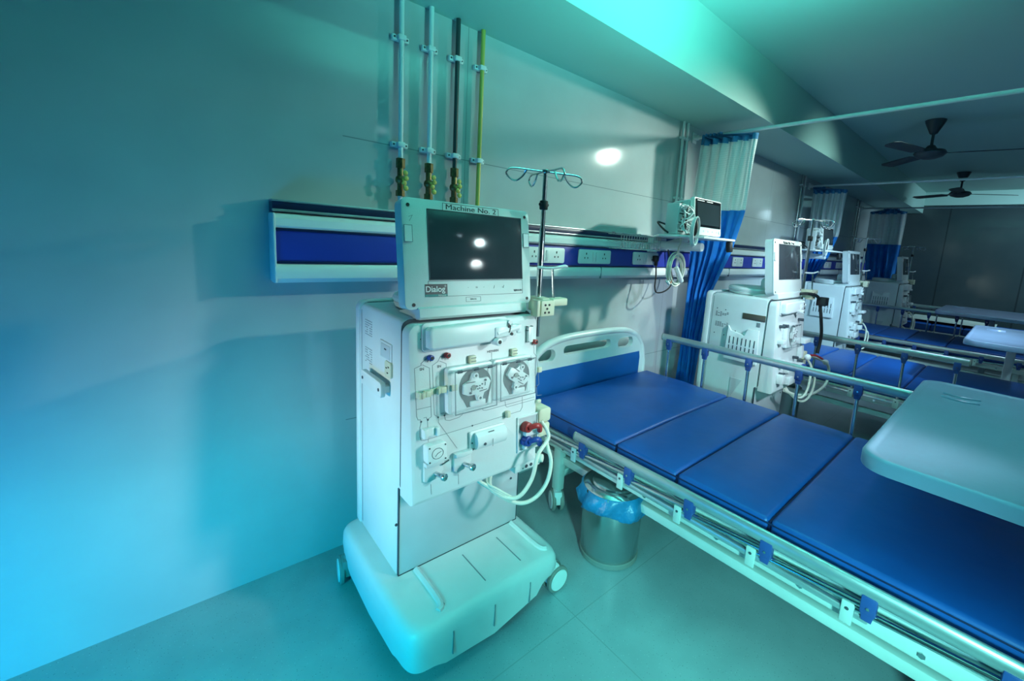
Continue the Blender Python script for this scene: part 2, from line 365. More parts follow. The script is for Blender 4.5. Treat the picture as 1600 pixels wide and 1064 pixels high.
# pipes
def pipe(x, m, label, valve=True):
    t = thing('gas_pipe', (x, -.03, 1.54), label, 'pipe', 'vertical pipes on the wall')
    r = .0105
    MB().cyl((x, -.032, 1.541), (x, -.032, 2.419), r, n=14).build('pipe', m, t)
    for z in (1.822, 2.25):
        c = MB(); c.box((x-.036, -.024, z-.011), (x+.036, -.001, z+.011), .003); c.box((x-.017, -.047, z-.011), (x+.017, -.020, z+.011), .005)
        cl = c.build('pipe_clamp', white2, t)
        d = MB()
        for q in (-.027, .027): d.cyl((x+q, -.0245, z), (x+q, -.027, z), .004, n=8)
        d.build('screw', ink, cl)
    if valve:
        z = 1.67
        v = MB(); v.cyl((x, -.032, z-.06), (x, -.032, z+.085), .0135, n=12, bev=.003); v.cyl((x, -.032, z-.065), (x, -.032, z-.04), .019, n=6); v.cyl((x, -.032, z+.055), (x, -.032, z+.095), .019, n=6)
        v.sph((x, -.032, z+.005), .022); vb = v.build('ball_valve', brass, t)
        h = MB(); h.cyl((x, -.05, z+.005), (x, -.064, z+.005), .006, n=8)
        for q in range(4):
            h.sph((x+.008+.005*math.sin(q*2.3), -.066, z+.032-q*.021), .0115, (1, .45, 1.0))
        h.build('valve_handle', yellow, vb)
pipe(.785, white2, 'leftmost white wall pipe with brass ball valve')
pipe(.917, white2, 'second white wall pipe with brass ball valve, beside the black pipe')
pipe(1.047, mat('black_pipe_enamel', (.03, .05, .055), .35), 'black wall pipe with brass ball valve')
pipe(1.180, yellow, 'plain yellow wall pipe without a valve', False)

# ------------------------------------------------------------------ dialysis machine (built where the nearest one stands)
XA, XB = .555, 1.088
O1 = Vector((XA, -.655, 1.15)); V1 = Vector((0, .045, .58)).normalized(); N1 = Vector((1, 0, 0)).cross(V1).normalized()   # the leaning front panel
if N1.y > 0: N1 = -N1
O2 = Vector((XA, -.578, 1.555)); V2 = Vector((0, .045, .345)).normalized(); N2 = -Vector((1, 0, 0)).cross(V2).normalized() # the monitor face
if N2.y > 0: N2 = -N2
class Face:
    def __init__(s, O, V, N): s.O, s.V, s.N = O, V, N; s.M = Matrix((Vector((1, 0, 0)), V, N)).transposed().to_4x4(); s.M.translation = O
    def uv(s, px, py, h=0.):
        d = W @ Vector(((px-CX)/F, (py-CY)/F, 1)); t = (s.O+s.N*h-CAMPOS).dot(s.N)/d.dot(s.N); q = CAMPOS+d*t-s.O; return q.x, q.dot(s.V)
    def pt(s, px, py, h=0.): u, v = s.uv(px, py); return s.O+Vector((u, 0, 0))+s.V*v+s.N*h
    def rect(s, px0, py0, px1, py1): a = s.uv(px0, py0); b = s.uv(px1, py1); return a[0], b[1], b[0], a[1]   # u0 v0 u1 v1
FP = Face(O1, V1, N1); FM = Face(O2, V2, N2)
FD = 0.003                                            # door skin
def fb(face): b = MB(); b.M = face.M; return b

m1 = thing('dialysis_machine', (.82, -.45, 0), 'white dialysis machine with large tilted screen, nearest the viewer, left of the first bed', 'dialysis machine', 'dialysis machines along the wall')
# cabinet body: side profile extruded across
body = [(-.20, .21), (-.20, 1.13), (-.215, 1.158), (-.245, 1.172), (-.58, 1.172), (-.604, 1.165), (-.604, .575), (-.585, .56), (-.585, .21)]
MB().prism(body, 0, XA+.0, XB, .014, 3).build('cabinet', white, m1)
MB().rbox((XA-.006, -.215, .21), (XB+.006, -.172, 1.178), 1, .035, .008).build('back_shell', white, m1)
# front door with big rounded edge
d = MB(); d.M = FP.M; d.rbox((.0, -.594, -.05), (XB-XA+.002, .012, 0), 2, .022, .0)
dd = MB(); dd.M = Matrix.Identity(4)
def door():
    b = MB(); pts = []
    w_ = XB-XA
    b.M = FP.M; t = bmesh.new()
    # outline with rounded top corners
    def outline(ins, r):
        out = []; u0, u1, v0, v1 = ins, w_-ins, -.594+ins, .012-ins
        for cx, cy, a0, rr in ((u1, v1, 0, r), (u0, v1, 90, r), (u0, v0, 180, .004), (u1, v0, 270, .004)):
            sx = -1 if a0 in (0, 270) else 1; sy = -1 if a0 in (0, 90) else 1
            for k in range(7):
                a = math.radians(a0+90*k/6); out.append((cx+sx*rr+rr*math.cos(a), cy+sy*rr+rr*math.sin(a)))
        return out
    L = [(0, 0, .03), (-.012, 0, .03), (-.003, .005, .028), (0, .012, .024)]
    layers = [(-.045, .0, .034), (-.016, .0, .034), (-.005, .004, .032), (0, .014, .028)]
    rings = []
    for h, ins, r in layers: rings.append([t.verts.new((p[0], p[1], h)) for p in outline(ins, r)])
    # the back of the door follows the upright cabinet, not the lean
    for A, B in zip(rings, rings[1:]):
        n = len(A)
        for k in range(n): t.faces.new((A[k], A[(k+1) % n], B[(k+1) % n], B[k]))
    t.faces.new(rings[-1]); t.faces.new(rings[0][::-1])
    b.add(t)
    for v in b.bm.verts:
        if v.co.y > -.64 and v.index is not None: pass
    return b
d.bm.free(); dd.bm.free()
b = door()
bk = [v for v in b.bm.verts if (v.co-O1).dot(N1) < -.04]
for v in bk: v.co.y = -.6065
b.build('front_door', white, m1)
s = MB(); s.rbox((XA-.0012, -.6085, .566), (XB+.0012, -.6045, 1.1705), 1, .03); s.build('door_seam', ink, m1)
s = MB(); s.rbox((XA-.0012, -.233, .22), (XB+.0012, -.230, 1.1735), 1, .035); s.build('rear_seam', inkgrey, m1)
# lower column front cover in grey
cz = .236
MB().box((XA+.004, -.592, cz), (XB-.006, -.583, .60), .002).build('column_cover', greyp, m1)
g = MB(); g.box((XA+.001, -.5935, cz-.004), (XA+.004, -.583, .60)); g.box((XB-.008, -.5935, cz-.004), (XB-.005, -.583, .60)); g.box((XA+.001, -.5935, cz-.005), (XB-.005, -.583, cz-.001))
g.build('column_seam', ink, m1, False)
sc = MB()
for px, py in ((619, 820), (798, 747)):
    p = H(px, py, 1, -.592); sc.cyl((p.x, -.591, p.z), (p.x, -.5945, p.z), .005, n=10)
sc.build('column_screw', ink, m1)
# base: broad foot with rounded shoulders, arched over the castors
def base_part():
    b = MB(); x0, x1 = .478, 1.118; y0, y1 = -.865, -.155
    t = bmesh.new(); NX, NY = 28, 24
    def sup(u, e=5.): return max(0., 1-abs(u)**e)**(1/e)
    rings = []
    def outl(ins, z_of, n=96):
        ring = []
        cx, cy = (x0+x1)/2, (y0+y1)/2; hx, hy = (x1-x0)/2-ins, (y1-y0)/2-ins
        for k in range(n):
            a = 2*PI*k/n; c, s_ = math.cos(a), math.sin(a); e = 2/11.
            x = cx+hx*math.copysign(abs(c)**e, c); y = cy+hy*math.copysign(abs(s_)**e, s_)
            ring.append((x, y, z_of(x, y)))
        return ring
    def bottom(x, y):
        # deep skirt in the middle of the front, arches at the corners
        u = abs((x-(x0+x1)/2)/((x1-x0)/2)); f = max(0, min(1, (u-.45)/.3)); f = f*f*(3-2*f)
        vy = abs((y-(y0+y1)/2)/((y1-y0)/2)); g = max(0, min(1, (vy-.45)/.3)); g = g*g*(3-2*g)
        return .055+(.085 if x > .8 else .03)*(f*g)
    def top(x, y): return .232 + .0*(y)
    rings.append(outl(.03, lambda x, y: bottom(x, y)+.0))
    rings.append(outl(.006, lambda x, y: bottom(x, y)+.006))
    rings.append(outl(.0, lambda x, y: .165))
    rings.append(outl(.002, lambda x, y: .205))
    rings.append(outl(.009, lambda x, y: .222))
    rings.append(outl(.022, lambda x, y: .232))
    rings.append(outl(.036, lambda x, y: .234))
    R = [[t.verts.new(p) for p in r] for r in rings]; n = len(R[0])
    for A, B in zip(R, R[1:]):
        for k in range(n): t.faces.new((A[k], A[(k+1) % n], B[(k+1) % n], B[k]))
    t.faces.new(R[-1]); 
    b.add(t); return b
bs = base_part().build('base_cover', white, m1, ang=50)
for px0, py0, px1, py1 in ((777, 839, 822, 886), (724, 866, 766, 918), (662, 900, 702, 955)):
    a = H(px0, py0, 2, .2342); c = H(px1, py1, 2, .2342); xx = (a.x+c.x)/2
    g = MB(); g.box((xx-.0018, -.80, .2335), (xx+.0018, a.y, .2352)); g.build('base_groove', inkgrey, bs, False)
    g = MB(); g.box((xx-.0018, -.8665, .10), (xx+.0018, -.861, .185)); g.build('base_groove', inkgrey, bs, False)
for xx in (.62, 1.05):
    g = MB(); g.tube([(xx, -.60, .233), (xx, -.78, .233), (xx+(.02 if xx > .8 else -.02), -.81, .232)], .012, 8, 4)
    g.build('base_ridge', white, bs)
def castor(x, y, parent, r=.058, ang=0., fork=white, wheelm=white2):
    M = Matrix.Translation((x, y, 0)) @ Matrix.Rotation(ang, 4, 'Z')
    f = MB(); f.M = M; f.cyl((0, 0, r*1.5), (0, 0, r*2.35), .014, n=12); f.prism([(-.035, r*.9), (.02, r*.7), (.04, r*1.4), (.02, r*2.1), (-.03, r*2.1)], 1, -.021, .021, .005)
    c = f.build('castor', fork, parent)
    for q in (-1, 1):
        b = MB(); b.M = M; b.lathe([(r-.004, 0), (r, .004), (r, .015), (r-.004, .019)], (.012, q*.012 if q > 0 else -.012-.019, r+.0005), (0, 1, 0), 28)
        wh = b.build('wheel', rubber, c)
        h = MB(); h.M = M; h.lathe([(r*.80, 0), (r*.78, .003), (r*.3, .004), (0.0, .004)], (.012, q*.0315, r+.0005), (0, q, 0), 28); h.build('wheel_disc', wheelm, wh)
    return c
castor(1.135, -.790, m1, .055, math.radians(0), white2)
castor(.492, -.235, m1, .055, math.radians(80), rubber)
castor(.60, -.74, m1, .055, math.radians(0))
castor(1.10, -.24, m1, .055, math.radians(-20))
# monitor
mon = MB(); mon.M = FM.M; mw = .517
mon.rbox((.006, -.352, -.055), (mw, .004, -.006), 2, .02, 0.); mon.rbox((.004, -.354, -.008), (mw+.002, .006, 0.), 2, .02, .003)
monb = mon.build('monitor', white, m1)
u0, v0, u1, v1 = FM.rect(655, 326, 812, 437)
u0, v0 = .092, -.256; u1, v1 = .476, -.027
sb = fb(FM); sb.box((u0, v0, -.002), (u1, v1, .0012), .0006); sb.build('screen', screenm, monb)
g = fb(FM)
for a, c in (((u0-.003, v0-.003), (u1+.003, v0)), ((u0-.003, v1), (u1+.003, v1+.003)), ((u0-.003, v0), (u0, v1)), ((u1, v0), (u1+.003, v1))): g.box((a[0], a[1], -.001), (c[0], c[1], .002))
g.build('screen_frame', ink, monb, False)
for u, v in ((.026, -.018), (mw-.02, -.018), (.032, -.338), (mw-.018, -.335)): g = fb(FM); g.cyl((u, v, -.001), (u, v, .0015), .006, n=12); g.build('bezel_screw', black, monb)
# chin, swivel tray
c = MB(); c.M = FM.M; c.prism([(-.352, -.09), (-.346, .0), (-.352, .012), (-.380, .014), (-.388, .005), (-.388, -.15), (-.36, -.15)], 0, .045, mw-.03, .004)
c.build('monitor_chin', white, monb)
tr = MB(); tr.lathe([(.0, 1.173), (.170, 1.173), (.178, 1.178), (.182, 1.190), (.180, 1.196), (.184, 1.199), (.186, 1.210), (.180, 1.220), (.165, 1.226), (0, 1.228)], (.80, -.415, 0)); 
tr.build('swivel_tray', white, m1)
nk = MB(); nk.box((.70, -.54, 1.20), (.92, -.47, 1.30), .03, 3); nk.build('monitor_neck', white, m1)
for side, ux in (('l', .010), ('r', mw-.030)):
    g = fb(FM); g.rbox((ux, -.135, -.002), (ux+.026, -.082, .0035), 2, .003); lt = g.build('latch', white2, monb)
    g = fb(FM); g.ribbon([(ux, -.135, .003), (ux+.026, -.135, .003), (ux+.026, -.082, .003), (ux, -.082, .003), (ux, -.135, .003)], .0016, .001, (0, 0, 1)); g.build('latch_outline', inkgrey, lt, False)
# syringe (heparin) pump across the top
u0, v0, u1, v1 = FP.rect(669, 520, 790, 545)
h = fb(FP); u0 = FP.uv(670, 540, .03)[0]; u1 = u0+.315
vb, vt = FP.uv(672, 548, .03)[1], FP.uv(672, 512, .03)[1]; vo = vb+.138-.0
def sp_(v): return vb+(v+.138)*(vt-vb)/(.138-.045)
h.prism([(u0, sp_(-.128)), (u0, sp_(-.058)), (u0+.012, sp_(-.045)), (u1-.03, sp_(-.038)), (u1, sp_(-.045)), (u1, sp_(-.075)), (u1-.06, sp_(-.11)), (u1-.08, sp_(-.134)), (u0+.012, sp_(-.138))], 2, 0, .040, .010, 3)
hp = h.build('syringe_pump', white2, m1)
h = fb(FP); h.rbox((u0-.010, vb-.010, -.001), (u1+.01, vt+.012, .006), 2, .015, .002); h.build('pump_backplate', white, hp)
vm = (vb+vt)/2
h = fb(FP); h.cyl((u1-.06, vm-.005, .035), (u1+.04, vm+.008, .03), .013, n=14); h.cyl((u1-.062, vb+.004, .02), (u1-.062, vb+.004, .062), .014, n=14, bev=.003); h.box((u1-.07, vm-.02, .01), (u1+.0, vm+.02, .045), .008)
h.box((u1+.005, vm-.02, .0), (u1+.03, vm+.022, .04), .006); h.box((u1+.040, vm-.016, .0), (u1+.062, vm+.018, .03), .005); h.cyl((u1-.005, vt-.006, .02), (u1-.005, vt-.006, .045), .008, n=10)
h.build('syringe_holder', white2, hp)
h = fb(FP); h.cyl((u1-.062, vb+.004, .061), (u1-.062, vb+.004, .063), .007, n=12); h.cyl((u1-.008, vt-.02, .044), (u1-.008, vt-.02, .047), .006, n=8); h.cyl((u1+.002, vm-.012, .044), (u1+.002, vm-.012, .047), .006, n=8); h.ribbon([(u1-.012, vt-.01, .046), (u1-.004, vm+.01, .046), (u1-.01, vm-.005, .046)], .003, .001, (0, 0, 1))
h.build('holder_knob', black, hp)
# blood pumps
def blood_pump(px0, py0, px1, py1, rpx, rpy, ang, parent, side=1):
    a = FP.uv(px0, py0, .05); c_ = FP.uv(px1, py1, .05); u0, v1_ = a; u1, v0 = c_
    h = fb(FP); h.rbox((u0-.012, v0-.006, 0), (u1+.002, v1_+.008, .026), 2, .012, .003); p = h.build('blood_pump', white2, parent)
    cu, cv = FP.uv(rpx, rpy, .03); R = min((u1-u0), (v1_-v0))*.445
    h = fb(FP); h.cyl((cu, cv, .020), (cu, cv, .0275), R, n=40); h.prism([(cu-R*.97, cv-R*.2), (cu+R*.98, cv-R*.1), (cu+R*.72, v0+.006), (cu-R*.55, v0+.006)], 2, .02, .0272)
    h.build('pump_track', mat('pump_recess_grey', (.10, .12, .13), .5) if not bpy.data.materials.get('pump_recess_grey') else bpy.data.materials['pump_recess_grey'], p)
    M = FP.M @ Matrix.Translation((cu, cv, .0275)) @ Matrix.Rotation(ang, 4, 'Z')
    h = MB(); h.M = M; r = R*.93
    h.prism([(-r*.92, -r*.30), (-r*.92, r*.24), (-r*.45, r*.42), (-r*.3, r*.82), (r*.02, r*.82), (r*.12, r*.45), (r*.72, r*.45), (r*.9, r*.2), (r*.72, -r*.30), (r*.45, -r*.42), (r*.3, -r*.82), (-r*.02, -r*.82), (-r*.12, -r*.45), (-r*.6, -r*.45)], 2, 0, .014, .003)
    h.cyl((-r*.14, r*.68, .0), (-r*.14, r*.68, .017), r*.17, n=16); h.cyl((r*.14, -r*.68, .0), (r*.14, -r*.68, .017), r*.17, n=16)
    rt = h.build('rotor', white2, p)
    h = MB(); h.M = M
    for x, y, q in ((-.14, .68, .07), (.14, -.68, .07), (.5, .32, .06), (-.5, -.28, .06), (-.08, .05, .04), (.12, .05, .03), (.1, -.1, .03), (-.02, -.12, .03), (.28, .12, .035), (.27, -.12, .035)): h.cyl((x*r, y*r, .0135), (x*r, y*r, .0178), q*r*1.1, n=10)
    for x0, y0, x1, y1 in ((-.75, .34, -.2, .32), (.12, -.28, .6, -.24), (-.46, -.02, -.42, -.2), (.48, .02, .5, .18)): h.ribbon([(x0*r, y0*r, .014), (x1*r, y1*r, .014)], .0025, .0015, (0, 0, 1))
    h.build('rotor_mark', ink, rt)
    h = MB(); h.M = M; h.cyl((-r*.28, 0, .0135), (-r*.28, 0, .0165), r*.16, n=20); h.build('rotor_hub', rubber, rt)
    h = fb(FP); h.box((cu-R*.38, v0+.008, .02), (cu+R*.55, v0+.026, .036), .003); h.build('tube_guide', white2, p)
    h = fb(FP)
    cz_ = .055
    h.rbox((u0, v0, cz_-.003), (u1, v1_, cz_), 2, .006)
    for a_, b__ in (((u0, v0, .026), (u0+.003, v1_, cz_)), ((u1-.003, v0, .026), (u1, v1_, cz_)), ((u0, v0, .026), (u1, v0+.003, cz_)), ((u0, v1_-.003, .026), (u1, v1_, cz_))): h.box(a_, b__)
    h.build('clear_cover', glassm, p)
    h = fb(FP)
    h.ribbon([(u0, v0, cz_), (u1, v0, cz_), (u1, v1_, cz_), (u0, v1_, cz_), (u0, v0, cz_)], .0034, .0008, (0, 0, 1))
    h.build('cover_rim', inkgrey, p, False)
    h = fb(FP); h.cyl((u0+.004, v1_-.003, .05), (u1-.004, v1_-.003, .05), .003, n=8)
    for q in (.12, .5, .84): h.cyl((u0+(u1-u0)*q-.008, v1_-.003, .052), (u0+(u1-u0)*q+.008, v1_-.003, .052), .0055, n=8)
    h.build('cover_hinge', ink, p)
    return p
blood_pump(710, 581, 775, 632, 744, 603, 0., m1)

# clips, ports
def clipb(px, py, su, sv, h, m, name, parent, bev=.003):
    u, v = FP.uv(px, py); b = fb(FP); b.box((u-su/2, v-sv/2, 0), (u+su/2, v+sv/2, h), bev); return b.build(name, m, parent)
u, v = FP.uv(693, 606)
# iv pole with four hooks, height collar, side clamp
ivx, ivy = 1.122, -.612
iv = MB(); iv.cyl((ivx, ivy, 1.06), (ivx, ivy, 1.50), .0125, n=16); iv.cyl((ivx, ivy, 1.50), (ivx, ivy, 1.722), .009, n=14)
ivp = iv.build('iv_pole', chrome, m1)
c = MB(); c.cyl((ivx, ivy, 1.572), (ivx, ivy, 1.608), .017, n=12, bev=.004); c.cyl((ivx-.022, ivy, 1.592), (ivx+.022, ivy, 1.592), .007, n=8, bev=.002); c.build('height_collar', black, ivp)
for (dx, dy) in ((-.135, .05), (.135, -.05), (-.03, -.13), (.03, .13)):
    d_ = Vector((dx, dy, 0)); o = Vector((ivx, ivy, 1.718)); side = d_.normalized()
    P = [o, o+d_*.5, o+d_*.85, o+d_*1.02+Vector((0, 0, -.005)), o+d_*1.1+Vector((0, 0, -.022)), o+d_*.98+Vector((0, 0, -.042)), o+d_*.82+Vector((0, 0, -.045)), o+d_*.66+Vector((0, 0, -.028)), o+d_*.55+Vector((0, 0, -.004))]
    MB().tube(P, .0038, 8, 5).build('hook', chrome, ivp)
MB().cyl((ivx, ivy, 1.712), (ivx, ivy, 1.726), .016, n=14, bev=.003).build('pole_cap', chrome, ivp)
c = MB(); c.box((1.045, -.70, 1.160), (1.060, -.66, 1.225), .004); c.box((1.065, -.70, 1.16), (1.135, -.665, 1.222), .004); c.box((1.10, -.665, 1.165), (1.15, -.575, 1.225), .004); c.box((1.135, -.69, 1.195), (1.215, -.64, 1.225), .005)
cb = c.build('pole_clamp', cream, m1)
c = MB()
for x, z in ((1.085, 1.205), (1.085, 1.175), (1.105, 1.205), (1.105, 1.175), (1.095, 1.19)): c.cyl((x, -.699, z), (x, -.702, z), .0045, n=8)
c.build('clamp_bolt', black, cb)
MB().cyl((1.16, -.665, 1.20), (1.15, -.655, 1.345), .005, n=8).build('clamp_rod', chrome, cb)
c = MB(); c.tube([(1.10, -.62, 1.345), (1.15, -.655, 1.345), (1.20, -.67, 1.355), (1.215, -.67, 1.352)], .006, 8, 4); c.build('clamp_arm', white2, cb)
# side holder block at the right flank
c = MB(); c.rbox((XB+.0, -.70, .655), (XB+.062, -.60, .712), 1, .012, .005); c.rbox((XB+.0, -.70, .716), (XB+.064, -.60, .775), 1, .012, .005); sh = c.build('side_holder', cream, m1)
# hoses
def hose(pts, r, parent, m=beige, name='hose'): return MB().tube(pts, r, 10, 6).build(name, m, parent)
def onpanel(px, py, h): return FP.pt(px, py, h)
hose([onpanel(838, 655, .03), onpanel(842, 675, .06), H(841, 710, 1, -.775), H(831, 748, 1, -.78), H(812, 775, 1, -.77), H(790, 777, 1, -.74), H(765, 762, 1, -.70), H(745, 744, 1, -.66), (.93, -.60, .585)], .0078, m1)
hose([onpanel(846, 682, .03), H(856, 700, 1, -.775), H(861, 722, 1, -.79), H(855, 752, 1, -.79), H(838, 776, 1, -.78), H(815, 786, 1, -.76), H(788, 778, 1, -.73), H(765, 756, 1, -.69), (.96, -.60, .59)], .0078, m1)
base_machine_parts = list(kids(m1))

# copies for the other bays, made before the details only the first machine shows
def mach(dx, dy, label):
    c = copy_tree(m1); c.location = m1.location+Vector((dx, dy, 0)); return relabel(c, label)
m2 = mach(2.315, -.255, 'second white dialysis machine, its vented left side showing behind the first bed')
m3 = mach(4.98, -.04, 'third white dialysis machine, standing behind the second bed')
m4 = mach(7.235, -.17, 'furthest white dialysis machine, partly hidden by the furthest curtain')

# ---- details of the first machine's front
blood_pump(781, 568, 835, 613, 808, 588, math.radians(-35), m1)
g = fb(FP); u, v = FP.uv(715, 610)
def line(pts, wd=.0016): 
    q = [FP.uv(*p) for p in pts]; g.ribbon([(a, c, .0) for a, c in q], wd, .0006, (0, 0, 1))
line([(679, 560), (665, 561), (658, 568), (658, 571), (647.5, 576), (651, 651), (653, 656), (657, 656), (658, 658)])
line([(660, 570), (671, 575), (674, 651), (670, 654), (667, 655), (666, 652), (662, 653)])
line([(651, 640), (673, 635)]); line([(698, 555), (688, 557), (685, 563), (684, 565), (675.5, 571), (678.5, 648), (684, 651)])
line([(687, 564), (697, 568), (699.5, 644), (695, 647), (693, 645), (689, 646)])
line([(658, 660), (656, 668), (656, 683), (658, 688), (663, 688), (738, 665), (793, 648), (813, 642), (816, 636), (816, 620)])
line([(685, 652), (685, 660), (714, 700)]); line([(694.5, 650), (696, 656), (702, 657), (717, 652), (722, 648), (723.5, 645)])
line([(753, 638), (755, 641), (760, 641), (835, 620)]); line([(789, 627), (790, 634), (792, 636), (835, 624)])
line([(768, 551), (768.5, 570)]); line([(774, 573), (773, 567), (777, 564), (830, 556)]); line([(834, 540), (834.5, 552), (838, 556), (840, 575)]); line([(841, 582), (842, 600), (838, 604), (839, 618), (846, 617)])
line([(668, 656), (669, 690)]); line([(673, 757), (674, 772)]); line([(716, 741), (716.5, 756)])
g.build('flow_diagram', inkgrey, m1, False)
g = fb(FP)
for px, py in ((658, 659), (668.5, 656), (684.6, 652), (694.5, 649), (738, 665), (664, 529), (838, 604)):
    u, v = FP.uv(px, py); g.cyl((u, v, 0), (u, v, .0012), .0032, n=8)
for px, py, tx in ((671, 564, 'PV'), (698, 560.5, 'PA'), (659, 577, 'SN'), (686, 572.5, 'SN'), (834.5, 538, 'PBE'), (770, 548.5, 'HEPARIN')):
    u, v = FP.uv(px, py); g.text(tx, .0125, Matrix.Translation((u, v, .0006)), .0003)
for px, py in ((664, 529), (660, 530), (657, 530)):
    u, v = FP.uv(px, py); g.cyl((u, v, 0), (u, v, .001), .0018, n=6)
g.build('panel_marks', ink, m1, False)
for px, py, m in ((670.5, 558.5, bluep), (696.5, 554.5, redp), (833.5, 533.5, redp)):
    u, v = FP.uv(px, py); b = fb(FP); b.cyl((u, v, 0), (u+.002, v, .018), .0095, n=14, bev=.002); o = b.build('pressure_port', m, m1)
    b = fb(FP); b.cyl((u+.002, v, .017), (u+.0022, v, .0195), .0055, n=12); b.build('port_hole', black, o)
for px, py in ((736, 561), (801, 549.5)):
    o = clipb(px, py, .026, .028, .014, cream, 'tube_clip', m1); u, v = FP.uv(px, py); b = fb(FP)
    for q in (-.006, .006): b.box((u-.008, v+q-.0015, .0135), (u+.013, v+q+.0015, .0148))
    b.build('clip_slot', rubber, o)
b = fb(FP); ua, va = FP.uv(653, 616); ub, vb = FP.uv(703, 603)
pts = [(ua-.008, va, .0), (ua, va, .03), (ua+.012, va+.004, .034), (ua+.03, va+.003, .018), (ua+.055, va+.004, .018), (ua+.064, va+.008, .034), (ua+.085, va+.006, .018), (ub-.012, vb, .018), (ub, vb, .034), (ub+.01, vb, .03)]
for k in range(len(pts)-1):
    a, c = Vector(pts[k]), Vector(pts[k+1]); b.prism([(a.x, a.y-.010), (c.x, c.y-.010), (c.x, c.y+.010), (a.x, a.y+.010)], 2, min(a.z, c.z)-.004 if k else 0, max(a.z, c.z), .002)
b.build('line_holder', cream, m1)
for px, py, su, sv, h in ((671, 673, .046, .028, .018), (661, 676, .014, .032, .026), (679, 671, .012, .03, .028), (791, 646, .016, .024, .020), (840, 626, .020, .014, .012), (841, 577, .018, .022, .014)):
    clipb(px, py, su, sv, h, white2 if px < 700 else cream, 'tube_clip', m1)
c = clipb(826, 522, .024, .062, .014, white2, 'level_sensor', m1)
b = fb(FP)
for px, py in ((822, 510), (829, 509), (822, 516), (823, 533)): u, v = FP.uv(px, py); b.cyl((u, v, .0), (u, v, .015), .0016, n=6)
b.build('sensor_pin', ink, c)
# air detector box, disinfectant cartridge, concentrate ports
u, v = FP.uv(676, 703); b = fb(FP); b.rbox((u-.035, v-.032, 0), (u+.035, v+.032, .036), 2, .010, .004); o = b.build('air_detector', white2, m1)
b = fb(FP); 
for q, w_ in ((-.028, .024), (.028, .024), (-.028, -.024), (.028, -.024)): b.cyl((u+q, v+w_, .035), (u+q, v+w_, .0375), .0028, n=8)
b.tube([(u+.02*math.cos(a/10*2*PI), v+.018*math.sin(a/10*2*PI), .0362) for a in range(10)], .001, 5, 2, True); b.ribbon([(u, v, .036), (u+.012, v+.004, .036)], .0015, .001, (0, 0, 1)); b.ribbon([(u, v, .036), (u-.008, v-.008, .036)], .0015, .001, (0, 0, 1))
b.build('detector_mark', ink, o)
a0 = FP.uv(732, 676); b0 = FP.uv(788, 694); cu = (a0[0]+b0[0])/2; cv = FP.uv(760, 681)[1]
b = fb(FP); b.rbox((cu-.078, cv-.036, 0), (cu+.072, cv+.036, .010), 2, .006, .002); hold = b.build('cartridge_holder', white2, m1)
b = fb(FP); b.prism([(cv-.03, .01), (cv-.03, .022), (cv-.018, .032), (cv, .036), (cv+.018, .032), (cv+.03, .018), (cv+.03, .01)], 0, cu-.06, cu+.068); b.build('cartridge_cover', white2, hold)
b = fb(FP); b.cyl((cu-.03, cv-.012, .033), (cu-.03, cv-.012, .0358), .0052, n=12); b.ribbon([(cu+.002, cv-.028, .0345), (cu+.002, cv+.0, .0362)], .0012, .0006, (0, 0, 1)); b.ribbon([(cu-.01, cv+.025, .026), (cu+.012, cv+.025, .026)], .003, .0012, (0, 0, 1))
b.cyl((cu-.070, cv-.006, .009), (cu-.070, cv-.006, .0115), .003, n=8); b.cyl((cu-.068, cv-.03, .009), (cu-.068, cv-.03, .012), .004, n=6); b.build('cartridge_mark', ink, hold)
for px, py, kx in ((676, 733, 682), (721, 718, 726)):
    u, v = FP.uv(px, py); b = fb(FP)
    b.prism([(u-.034, v+.035), (u+.034, v+.035), (u+.036, v-.01), (u+.02, v-.032), (u-.02, v-.038), (u-.036, v-.03)], 2, 0, .010, .004)
    b.prism([(u-.034, v+.035), (u+.034, v+.035), (u+.032, v+.020), (u-.002, v+.016), (u-.032, v+.020)], 2, .0, .024, .005); o = b.build('concentrate_port', white, m1)
    b = fb(FP); u2, v2 = FP.uv(kx, py+5); b.cyl((u2-.008, v2+.002, .010), (u2+.004, v2, .048), .008, n=12); b.cyl((u2+.001, v2, .040), (u2+.006, v2, .054), .0125, n=16, bev=.003); b.build('port_knob', chrome, o)
b = fb(FP); u, v = FP.uv(692, 720); b.cyl((u-.012, v-.005, .012), (u+.014, v+.006, .016), .0045, n=8); b.build('small_lever', steel, m1)
# recessed bay with the red and blue couplings
a0 = FP.uv(808, 652); b0 = FP.uv(838, 702)
cu = (FP.uv(824, 660)[0]); cv = FP.uv(824, 675)[1]
b = fb(FP)
wu, hv = .046, .064
for p, q in (((cu-wu-.008, cv-hv-.008, -.002), (cu+wu+.006, cv-hv, .006)), ((cu-wu-.008, cv+hv, -.002), (cu+wu+.006, cv+hv+.008, .006)), ((cu-wu-.008, cv-hv, -.002), (cu-wu, cv+hv, .006)), ((cu+wu, cv-hv, -.002), (cu+wu+.006, cv+hv, .006))): b.box(p, q, .002)
bay = b.build('coupling_bay', white, m1)
b = fb(FP); b.box((cu-wu, cv-hv, .0), (cu+wu, cv+hv, .0012)); b.build('bay_recess', greyp, bay)
for dz, m in ((.030, redp), (-.026, bluep)):
    b = fb(FP); b.cyl((cu-.015, cv+dz, 0), (cu-.015, cv+dz, .032), .020, n=18, bev=.004); b.tube([(cu-.015, cv+dz, .03), (cu+.005, cv+dz+.008, .045), (cu+.025, cv+dz, .045), (cu+.034, cv+dz-.022, .036)], .011, 10, 5); b.box((cu-.038, cv+dz-.014, .0), (cu-.022, cv+dz+.006, .026), .003)
    b.build('hose_coupling', m, bay)
